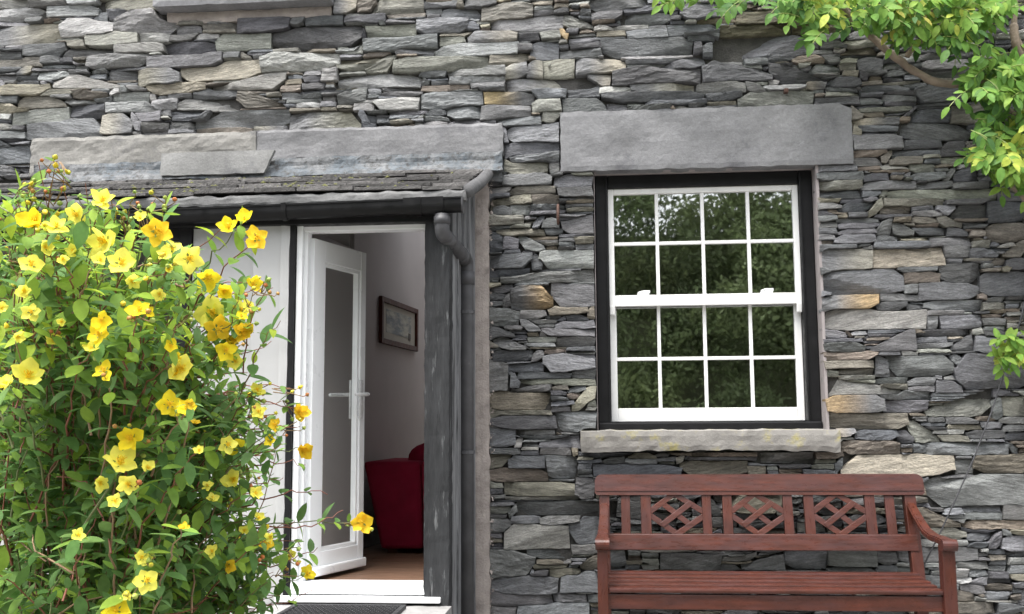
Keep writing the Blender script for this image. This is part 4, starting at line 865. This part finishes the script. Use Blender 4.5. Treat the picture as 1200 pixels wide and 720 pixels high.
# ------------------------------------------------------------------ leaves in general
def leaf_template(nseg=4, wid=.42, fold=.12, droop=.18, tip=.0):
    v = [(0, 0, 0)]; f = []
    for i in range(1, nseg + 1):
        t = i / nseg
        wv = wid * .5 * (math.sin(math.pi * min(t * .92 + .06, 1)) ** .8) * (1 - .25 * t) if i < nseg else 0
        z = -droop * t * t
        if i < nseg: v += [(t, wv, z + fold * wv * 2), (t, 0, z), (t, -wv, z + fold * wv * 2)]
        else: v.append((t, 0, z))
    f += [(0, 2, 1), (0, 3, 2)]
    for i in range(nseg - 2):
        a = 1 + i * 3; f += [(a, a + 1, a + 4, a + 3), (a + 1, a + 2, a + 5, a + 4)]
    a = 1 + (nseg - 2) * 3; L = len(v) - 1; f += [(a, a + 1, L), (a + 1, a + 2, L)]
    return np.array(v), f
def frame_mat(p, d, n, s):
    d = d.normalized(); b = n.cross(d); b = b.normalized() if b.length > 1e-4 else d.orthogonal().normalized(); n2 = d.cross(b)
    return Matrix(((d.x * s, b.x * s, n2.x * s, p.x), (d.y * s, b.y * s, n2.y * s, p.y), (d.z * s, b.z * s, n2.z * s, p.z), (0, 0, 0, 1)))
def emit_leaves(root, leaves, tmpls, mname, part, rest, limit=300):
    """leaves: (matrix, colour index, rank). The best-ranked become parts, the rest one 'stuff' part."""
    leaves.sort(key=lambda q: -q[2]); meshes = {}
    for (mtx, ci, rk) in leaves[:limit]:
        key = ci
        if key not in meshes:
            tv, tf = tmpls[ci % len(tmpls)]; me = bpy.data.meshes.new(part); me.from_pydata(tv.tolist(), [], tf); me.shade_smooth()
            a = me.color_attributes.new('tint', 'FLOAT_COLOR', 'POINT'); cc = np.ones((len(tv), 4)); cc[:, :3] = PAL[mname][ci]; a.data.foreach_set('color', cc.ravel())
            me.materials.append(M['leaf']); meshes[key] = me
        o = link(bpy.data.objects.new(part, meshes[key])); o.parent = root; o.matrix_parent_inverse = Matrix.Translation(-Vector(WL[root.name])); o.matrix_basis = mtx
    vs, fs, cs = [], [], []; n0 = 0
    for (mtx, ci, rk) in leaves[limit:]:
        tv, tf = tmpls[ci % len(tmpls)]; A = np.array(mtx)
        vs.append(tv @ A[:3, :3].T + A[:3, 3]); fs += [tuple(i + n0 for i in q) for q in tf]; n0 += len(tv)
        cs.append(np.repeat((np.array(PAL[mname][ci]) * random.uniform(.8, 1.25))[None], len(tv), 0))
    if vs: mobj(rest, np.concatenate(vs), fs, M['leaf'], root, True, np.concatenate(cs), 'stuff')
PAL = dict(
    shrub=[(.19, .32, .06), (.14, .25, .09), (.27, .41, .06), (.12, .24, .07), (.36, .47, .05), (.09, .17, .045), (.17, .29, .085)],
    vine=[(.14, .28, .055), (.18, .32, .06), (.11, .22, .055), (.24, .37, .07), (.42, .49, .09), (.075, .165, .05), (.44, .42, .10)])
def rv(s=1): return Vector((random.uniform(-s, s), random.uniform(-s, s), random.uniform(-s, s)))
def qbez(a, b, c, t): return a * (1 - t) ** 2 + b * 2 * t * (1 - t) + c * t * t

# ------------------------------------------------------------------ flowering shrub
rootp = PD(95, 700, 2.35); rootp.z = 0
shrub = empty('flowering_shrub', tuple(rootp), 'bushy green shrub covered in yellow five-petalled flowers beside the porch', 'shrub')
FLW = [(41,263,50),(66,266,34),(90,252,34),(119,236,40),(124,283,52),(36,311,38),(86,296,28),(142,309,42),(184,272,40),(202,292,30),(221,303,40),(244,326,38),(268,266,32),(287,258,32),(300,279,34),(296,333,30),(262,341,28),(251,368,46),(255,386,42),(283,364,28),(285,390,32),(264,411,28),(277,401,26),(276,424,26),(37,366,28),(118,375,34),(116,392,30),(163,364,34),(109,411,28),(122,435,38),(212,432,40),(32,442,48),(8,452,30),(198,474,36),(218,479,26),(154,514,38),(140,543,50),(117,566,28),(150,568,32),(173,549,24),(274,522,30),(274,564,36),(299,578,22),(249,646,22),(165,654,20),(171,681,36),(136,716,38),(301,459,28),(303,483,22),(286,623,18),(313,636,20),(350,483,28),(356,527,32),(424,613,34),(341,652,20),(360,673,30),(318,629,20),(323,498,20),(187,345,20)]
POLY = [(-40, 215), (20, 205), (60, 240), (125, 235), (170, 262), (215, 290), (250, 318), (268, 370), (292, 410), (312, 455), (330, 490), (335, 540), (312, 575), (316, 620), (345, 650), (330, 690), (318, 760), (-40, 760)]
DENSE = [(-40, 275), (60, 285), (150, 310), (220, 340), (252, 400), (285, 470), (300, 540), (285, 600), (285, 680), (270, 760), (-40, 760)]
def inside(x, y, poly):
    r = False; n = len(poly)
    for i in range(n):
        (xa, ya), (xb, yb) = poly[i], poly[(i + 1) % n]
        if (ya > y) != (yb > y) and x < (xb - xa) * (y - ya) / (yb - ya) + xa: r = not r
    return r
stems, tips, leaves = MB(), [], []; scol_ = []
def add_stem(tip, r_, leafy, col, n=12, spread=.28, base=None, start=.35, lsize=1):
    base = base or rootp + Vector((random.uniform(-spread, spread), random.uniform(-spread, spread), 0))
    mid = base.lerp(tip, .55); mid.z = base.z + (tip.z - base.z) * random.uniform(.68, .95); mid += rv(.05)
    pts = [qbez(base, mid, tip, i / n) for i in range(n + 1)]
    for i in range(2, n): pts[i] += rv(.006)
    n0 = len(stems.v); stems.tube(pts, [r_ * (1.15 - .75 * i / n) for i in range(n + 1)], 5, False)
    scol_.append(np.repeat(np.array(col)[None], len(stems.v) - n0, 0))
    L = sum((pts[i + 1] - pts[i]).length for i in range(n)); sp = random.uniform(.026, .036); k = 0; ph = random.random() * 3
    s = L * start
    while s < L - .012:
        t = s / L; p = qbez(base, mid, tip, t); d = (qbez(base, mid, tip, min(1, t + .02)) - qbez(base, mid, tip, t - .02)).normalized()
        if random.random() < leafy:
            side = d.orthogonal().normalized(); side = Matrix.Rotation(ph + k * math.pi / 2 + random.uniform(-.3, .3), 3, d) @ side
            for sg in (1, -1):
                if random.random() < .1: continue
                ld = (side * sg + d * random.uniform(.2, .75) + Vector((0, 0, random.uniform(-.35, .25)))).normalized()
                nn = (Vector((0, 0, 1)) + d * .25 + rv(.35)); nn = nn - ld * nn.dot(ld)
                sz = random.uniform(.029, .056) * lsize * (1 - .35 * max(0, t - .8) / .2)
                mt = frame_mat(p, ld, nn, sz); px, py, dd = proj(p)
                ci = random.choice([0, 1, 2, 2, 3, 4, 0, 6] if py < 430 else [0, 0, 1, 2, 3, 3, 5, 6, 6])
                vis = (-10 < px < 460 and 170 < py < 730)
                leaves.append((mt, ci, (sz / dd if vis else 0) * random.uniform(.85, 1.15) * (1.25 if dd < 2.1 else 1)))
        s += sp; k += 1
    return (pts[-1] - pts[-2]).normalized()
RED = (.22, .075, .045); GRN = (.13, .15, .05); TAN = (.26, .16, .09)
for k in range(34):
    a_ = random.choice([(205, 305, 300, 640), (0, 230, 255, 420), (60, 325, 420, 715)])
    FLW.append((random.uniform(a_[0], a_[1]), random.uniform(a_[2], a_[3]), random.uniform(15, 26)))
flw = []
for (px, py, sz) in FLW:
    if px > 335: dep = 2.45
    elif px > 235: dep = random.uniform(2.0, 2.12)
    else: dep = random.uniform(1.66, 1.82)
    p = PD(px, py, dep); base = None
    if px > 335:
        base = PD(random.uniform(205, 250), py + random.uniform(-45, 25), 2.4)
    else:
        base = PD(px - (px - 90) * .5 + random.uniform(-30, 30), py + random.uniform(60, 170), dep + random.uniform(.2, .4))
    d = add_stem(p, .0032 if base is None else .0021, .72 if px < 235 else .6, random.choice([RED, RED, TAN, GRN]), base=base, start=.4 if base is None else .15)
    flw.append((p, d, sz * dep / F)); tips.append((p, d))
nst = 0
for k in range(46):                             # main stems from the ground
    px, py = random.uniform(-60, 300), random.uniform(260, 620)
    if inside(px, py, POLY): add_stem(PD(px, py, random.uniform(1.95, 2.7)), random.uniform(.003, .005), .9, random.choice([RED, TAN, GRN, TAN]), start=.3)
while nst < 700:                                # leafy side twigs arching outwards
    px, py = random.uniform(-50, 345), random.uniform(205, 770)
    if not inside(px, py, POLY): continue
    if not inside(px, py, DENSE) and random.random() < (.2 if py > 380 else .45): continue
    dep = random.uniform(1.88, 2.8) if px < 235 else random.uniform(2.15, 2.8)
    p = PD(px, py, dep); sx = (px - 90) / 230
    base = PD(px - sx * random.uniform(60, 170) + random.uniform(-60, 60), py + random.uniform(20, 150), dep + random.uniform(-.12, .3))
    d = add_stem(p, random.uniform(.0014, .0024), .94, random.choice([RED, TAN, GRN, TAN, RED]), n=8, base=base, start=.12)
    if (py < 400 and random.random() < .5) or random.random() < .25: tips.append((p, d))
    nst += 1
for k in range(24):                             # airy sprigs of buds over the porch roof and white panel
    px, py = random.choice([(random.uniform(-5, 70), random.uniform(185, 250)), (random.uniform(70, 200), random.uniform(225, 275)), (random.uniform(270, 330), random.uniform(330, 480))]); q_ = PD(px, py, 2.0)
    d_ = add_stem(q_, .0016, .55, random.choice([RED, GRN, TAN]), n=8, base=PD(px - random.uniform(-10, 60), py + random.uniform(60, 120), 2.15), start=.2); tips += [(q_, d_), (q_ - d_ * .015, d_)]
for k in range(46):
    px, py = random.uniform(255, 345), random.uniform(400, 740)
    if inside(px, py, POLY): tips.append((PD(px, py, 2.3), add_stem(PD(px, py, 2.3), .0016, .9, random.choice([RED, GRN, TAN]), n=8, base=PD(px - random.uniform(60, 120), py + random.uniform(0, 60), 2.4), start=.15)))
for (px, py) in ((45, 190), (100, 215), (152, 248), (60, 215), (20, 235), (175, 262), (310, 330), (330, 470), (384, 580), (372, 642), (352, 640), (330, 700), (332, 560), (346, 610), (402, 598), (366, 692), (338, 672), (326, 706), (352, 500), (358, 545), (340, 455), (318, 400), (330, 520)):
    p = PD(px, py, 2.0 if px < 300 else 2.42)
    base = None if px < 300 else PD(px - 110, py + 20, 2.4)
    d = add_stem(p, .002, .45, RED, base=base, start=.5 if base is None else .2); tips.append((p, d)); tips.append((p + rv(.012), d))
mobj('stems', stems.v, stems.f, M['stem'], shrub, True, np.concatenate(scol_), 'stuff')
TL = [leaf_template(5, .54, .10, .16), leaf_template(5, .48, .16, .28), leaf_template(5, .58, .06, .05)]
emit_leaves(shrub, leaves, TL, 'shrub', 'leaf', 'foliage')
# flowers: five broad overlapping petals round a tuft of stamens
def petal_mesh():
    v, f = [], []; nu, nv = 5, 5
    for i in range(nu):
        t = i / (nu - 1); wv = .50 * (math.sin(math.pi * (t * .78 + .10)) ** .9) * (1.0 if t < .99 else .62)
        for j in range(nv):
            s = j / (nv - 1) * 2 - 1
            r_ = .02 + 1.0 * t - .10 * s * s * t
            v.append((r_, s * wv, .26 * t * t * .9 + .10 * t + .07 * s * s * t + .02 * s * math.sin(t * 5)))
    for i in range(nu - 1):
        for j in range(nv - 1): a = i * nv + j; f.append((a, a + nv, a + nv + 1, a + 1))
    return v, f
pv, pf = petal_mesh(); PM = []
for nm, co in (('petal', None), ('petal_gold', (.96, .78, .04)), ('petal_aged', (.90, .62, .04))):
    m_ = M['petal'] if co is None else mat(nm, co, .6, .15, 45, transl=.4, spec=.15)
    for q_ in range(2):
        me = bpy.data.meshes.new('petal'); me.from_pydata([(x * (1 + .05 * noise.noise(Vector((x * 3, y * 5, q_ * 7.)))), y * (1 - .14 * q_) + .04 * noise.noise(Vector((x * 4, q_ * 3., 2))), z + .07 * noise.noise(Vector((x * 3, y * 4, q_ * 9. + 1)))) for x, y, z in pv], [], pf)
        me.shade_smooth(); me.materials.append(m_); PM.append(me)
sm = MB()
for k in range(34):
    a = random.random() * 6.283; r_ = random.uniform(.08, .33); hh = random.uniform(.22, .42)
    sm.tube([(math.cos(a) * .03, math.sin(a) * .03, .03), (math.cos(a) * r_ * .7, math.sin(a) * r_ * .7, hh * .7), (math.cos(a) * r_, math.sin(a) * r_, hh)], [.012, .010, .026], 4)
sm.tube([(0, 0, -.12), (0, 0, .0), (0, 0, .16)], [.05, .13, .07], 8)
sme = bpy.data.meshes.new('stamens'); sme.from_pydata(sm.v, [], sm.f); sme.materials.append(M['stamen'])
bme = bpy.data.meshes.new('calyx'); cb = MB()
for k in range(5):
    a = k * 1.2566 + .6; c_, s_ = math.cos(a), math.sin(a)
    cb.add([(0, 0, -.06), (c_ * .2 - s_ * .1, s_ * .2 + c_ * .1, .0), (c_ * .42, s_ * .42, .1), (c_ * .2 + s_ * .1, s_ * .2 - c_ * .1, .0)], [(0, 1, 2, 3)])
cb.tube([(0, 0, -.3), (0, 0, -.02)], [.03, .09], 6)
bme.from_pydata(cb.v, [], cb.f); a_ = bme.color_attributes.new('tint', 'FLOAT_COLOR', 'POINT'); cc = np.ones((len(cb.v), 4)); cc[:, :3] = (.17, .24, .05); a_.data.foreach_set('color', cc.ravel()); bme.materials.append(M['bud'])
for (p, d, sz) in flw:
    face = ((CAM - p).normalized() * random.uniform(.9, 1.5) + Vector((0, 0, random.uniform(.1, .7))) + rv(.7)).normalized()
    fo = link(bpy.data.objects.new('flower', bme)); fo.parent = shrub; fo.matrix_parent_inverse = Matrix.Translation(-rootp)
    mt = frame_mat(p, face.orthogonal(), face, sz * random.uniform(.41, .49)); fo.matrix_basis = mt
    sp = random.random() * 6.28; opn = random.uniform(-.25, .45); age = random.choice([0, 0, 0, 0, 1])
    if p.x > PD(235, 400, 2).x: age = random.choice([0, 0, 1, 1, 2])
    lost = random.choice([None, None, None, 2]) if age else None
    for k in range(5):
        if k == lost: continue
        q = link(bpy.data.objects.new('petal', PM[age * 2 + random.randint(0, 1)])); q.parent = fo
        q.matrix_basis = Matrix.Rotation(sp + k * 1.2566 + random.uniform(-.2, .2), 4, 'Z') @ Matrix.Rotation(-opn + random.uniform(-.35, .35), 4, 'Y') @ Matrix.Rotation(random.uniform(-.4, .4), 4, 'X') @ Matrix.Scale(random.uniform(.82, 1.05), 4)
    q = link(bpy.data.objects.new('stamens', sme)); q.parent = fo
# buds and withered seed heads on the tips
def bud_mesh(col, elong):
    b = MB(); b.tube([(0, 0, -1.2), (0, 0, -.1), (0, 0, .25), (0, 0, .8), (0, 0, 1.3 * elong), (0, 0, 1.75 * elong)], [.10, .15, .62, .8, .5, .06], 8)
    for k in range(5):
        a = k * 1.2566; c_, s_ = math.cos(a), math.sin(a); b.add([(c_ * .2, s_ * .2, 0), (c_ * .75 - s_ * .3, s_ * .75 + c_ * .3, .35), (c_ * 1.0, s_ * 1.0, .85), (c_ * .75 + s_ * .3, s_ * .75 - c_ * .3, .35)], [(0, 1, 2, 3)])
    me = bpy.data.meshes.new('bud'); me.from_pydata(b.v, [], b.f); me.shade_smooth(); at = me.color_attributes.new('tint', 'FLOAT_COLOR', 'POINT')
    cc = np.ones((len(b.v), 4)); cc[:, :3] = col; cc[48:, :3] = (.2, .27, .06); at.data.foreach_set('color', cc.ravel()); me.materials.append(M['bud']); return me
BM = [bud_mesh((.40, .20, .04), .8), bud_mesh((.62, .55, .05), 1.2), bud_mesh((.30, .40, .08), 1.0), bud_mesh((.55, .48, .04), 1.1), bud_mesh((.75, .55, .03), 1.3), bud_mesh((.27, .36, .07), 1), bud_mesh((.35, .42, .07), 1.0), bud_mesh((.42, .13, .03), .9)]
nb_ = 0; pst = MB(); random.shuffle(tips)
for (p, d) in tips:
    for k in range(random.choice([1, 2, 3, 3, 4])):
        if nb_ >= 300: break
        q = p + d * random.uniform(-.03, .022) + rv(.024); dd = (d + rv(.7) + Vector((0, 0, .25))).normalized()
        o = link(bpy.data.objects.new('bud', random.choice(BM))); o.parent = shrub; o.matrix_parent_inverse = Matrix.Translation(-rootp)
        o.matrix_basis = frame_mat(q, dd.orthogonal(), dd, random.uniform(.0042, .0068)); nb_ += 1
        pst.tube([p - d * random.uniform(.03, .05), q - dd * .006], [.0013, .001], 4, False)
mobj('flower_stalks', pst.v, pst.f, M['stem'], shrub, False, np.repeat(np.array((.2, .12, .05))[None], len(pst.v), 0), 'stuff')

# ------------------------------------------------------------------ climbing vine
vroot = P(1235, 700, -.1); vroot.z = 0
vine = empty('climbing_vine', tuple(vroot), 'bright green climbing vine with a bare woody branch over the upper right wall', 'vine')
def wpath(pts): return [P(a, b, y) for a, b, y in pts]
def smooth_path(pts, n=5):
    out = []
    for i in range(len(pts) - 1):
        p0, p1, p2, p3 = pts[max(i - 1, 0)], pts[i], pts[i + 1], pts[min(i + 2, len(pts) - 1)]
        for k in range(n):
            t = k / n; out.append(.5 * ((2 * p1) + (p2 - p0) * t + (2 * p0 - 5 * p1 + 4 * p2 - p3) * t * t + (3 * p1 - p0 - 3 * p2 + p3) * t ** 3))
    return out + [pts[-1]]
BR = [([(1206, 320, -.07), (1203, 250, -.08), (1196, 190, -.1), (1194, 120, -.12), (1196, 60, -.13), (1188, 30, -.14), (1192, -40, -.12)], .014, .017),
      ([(1200, 120, -.12), (1175, 92, -.15), (1140, 97, -.17), (1105, 98, -.17), (1075, 86, -.17), (1045, 64, -.18), (1020, 42, -.18), (1003, 28, -.19), (985, 5, -.2), (960, -30, -.2)], .024, .017),
      ([(1062, 68, -.17), (1072, 55, -.19), (1085, 42, -.2), (1082, 28, -.22), (1100, 5, -.2)], .016, .011),
      ([(1200, 232, -.12), (1187, 220, -.14), (1180, 210, -.16)], .014, .009), ([(1202, 140, -.12), (1180, 128, -.15)], .012, .008),
      ([(1188, 30, -.14), (1190, 50, -.16), (1196, 70, -.12)], .022, .02), ([(1235, 700, -.05), (1215, 520, -.05), (1209, 420, -.07), (1206, 320, -.07)], .018, .014)]
for (pts, ra, rb) in BR:
    sp_ = smooth_path(wpath(pts)); n = len(sp_); sp_ = [p + rv(.003) for p in sp_]
    mb = MB(); mb.tube(sp_, [ra + (rb - ra) * i / (n - 1) + random.uniform(-.0015, .002) for i in range(n)], 9); mb.obj('branch', M['bark'], vine, True)
vl = []; rach = MB()
def compound(p, d, L, npair, pal, ls):
    """A pinnate leaf: drooping stalk with paired leaflets and one at the end."""
    d = d.normalized(); side = d.cross(Vector((0, -1, .3)) + rv(.3)).normalized(); pts = []
    for i in range(npair + 2):
        t = i / (npair + 1); pts.append(p + d * L * t + Vector((0, 0, -.30 * L * t * t)))
    rach.tube(pts, .0022, 4, False)
    nrm = (Vector((0, -1, .55)) + rv(.35))
    for i in range(1, npair + 2):
        dd = (pts[i] - pts[i - 1]).normalized()
        for sg in ((1, -1) if i <= npair else (0,)):
            ld = (side * sg * 1.0 + dd * (.55 if sg else 1) + Vector((0, 0, -.28)) + rv(.16)).normalized()
            nn = nrm + rv(.25); nn = nn - ld * nn.dot(ld); sz = ls * random.uniform(.8, 1.2) * (1.12 if not sg else 1)
            mt = frame_mat(pts[i], ld, nn, sz); px, py, _ = proj(pts[i])
            vl.append((mt, random.choice(pal), (1 if (0 < px < 1200 and 0 < py < 720) else 0) * (sz - .4 * (pts[i].y + .2))))
YG, LM, MG, DG = [0, 1, 3], [3, 4, 4, 1], [0, 1, 2], [2, 5, 0]
CL = [(800, 0, 16, 4, YG), (822, -6, 16, 3, YG), (872, 2, 14, 3, DG), (915, 4, 20, 5, DG), (938, 18, 20, 6, MG), (950, 6, 22, 5, LM), (965, 10, 25, 6, LM), (985, 12, 22, 5, LM), (960, 28, 16, 3, MG), (1000, 35, 18, 4, DG), (1010, 8, 24, 5, YG), (1040, 10, 26, 7, MG), (1060, 18, 26, 6, [6, 0, 3]), (1030, 30, 20, 4, MG), (1075, 10, 26, 6, YG), (1110, 5, 28, 7, LM), (1105, 22, 24, 5, YG), (1135, 10, 26, 6, YG), (1150, 28, 22, 4, YG), (1165, 4, 26, 6, MG), (1190, 2, 20, 4, YG), (1060, 40, 14, 3, MG), (1120, 50, 16, 4, DG), (1118, 36, 18, 4, MG), (1090, 20, 20, 5, DG),
      (1160, 92, 22, 6, MG), (1180, 80, 24, 7, YG), (1200, 85, 24, 7, YG), (1145, 108, 14, 4, MG), (1170, 105, 22, 7, MG), (1195, 110, 24, 8, YG), (1205, 140, 24, 6, MG), (1150, 145, 16, 4, DG), (1185, 160, 20, 5, LM), (1175, 150, 18, 5, DG), (1160, 178, 20, 6, MG), (1180, 182, 22, 7, LM), (1200, 180, 22, 7, LM), (1165, 195, 18, 5, YG), (1195, 205, 20, 5, YG), (1150, 185, 14, 3, MG), (1150, 165, 14, 3, DG),
      (1176, 406, 11, 3, YG), (1190, 418, 13, 4, LM), (1192, 402, 10, 3, YG), (1170, 426, 10, 3, YG), (1196, 424, 12, 4, LM)]
for (cx, cy, rad, n, pal) in CL:
    for k in range(int(n * 1.75) if cy < 300 else n):
        px, py = cx + random.gauss(0, rad * .5), cy - 6 + random.gauss(0, rad * .36)
        p = P(px, py, -random.uniform(.10, .42) if cy < 300 else -.12)
        d = Vector((random.uniform(-1, 1), random.uniform(-.9, .1), random.uniform(-.55, .45)))
        compound(p, d, random.uniform(.07, .15) if cy < 300 else .07, random.choice([2, 3, 3, 4]) if cy < 300 else 2, pal, random.uniform(.054, .08))
mb = MB(); mb.tube(smooth_path(wpath([(1203, 395, -.07), (1196, 405, -.10), (1185, 414, -.12), (1172, 420, -.12)])), .003, 5); mb.obj('twig', M['bark'], vine)
mobj('leaf_stalks', rach.v, rach.f, M['stem'], vine, False, np.repeat(np.array((.2, .25, .06))[None], len(rach.v), 0), 'stuff')
emit_leaves(vine, vl, [leaf_template(5, .50, .10, .14), leaf_template(5, .54, .14, .22)], 'vine', 'leaflet', 'foliage')
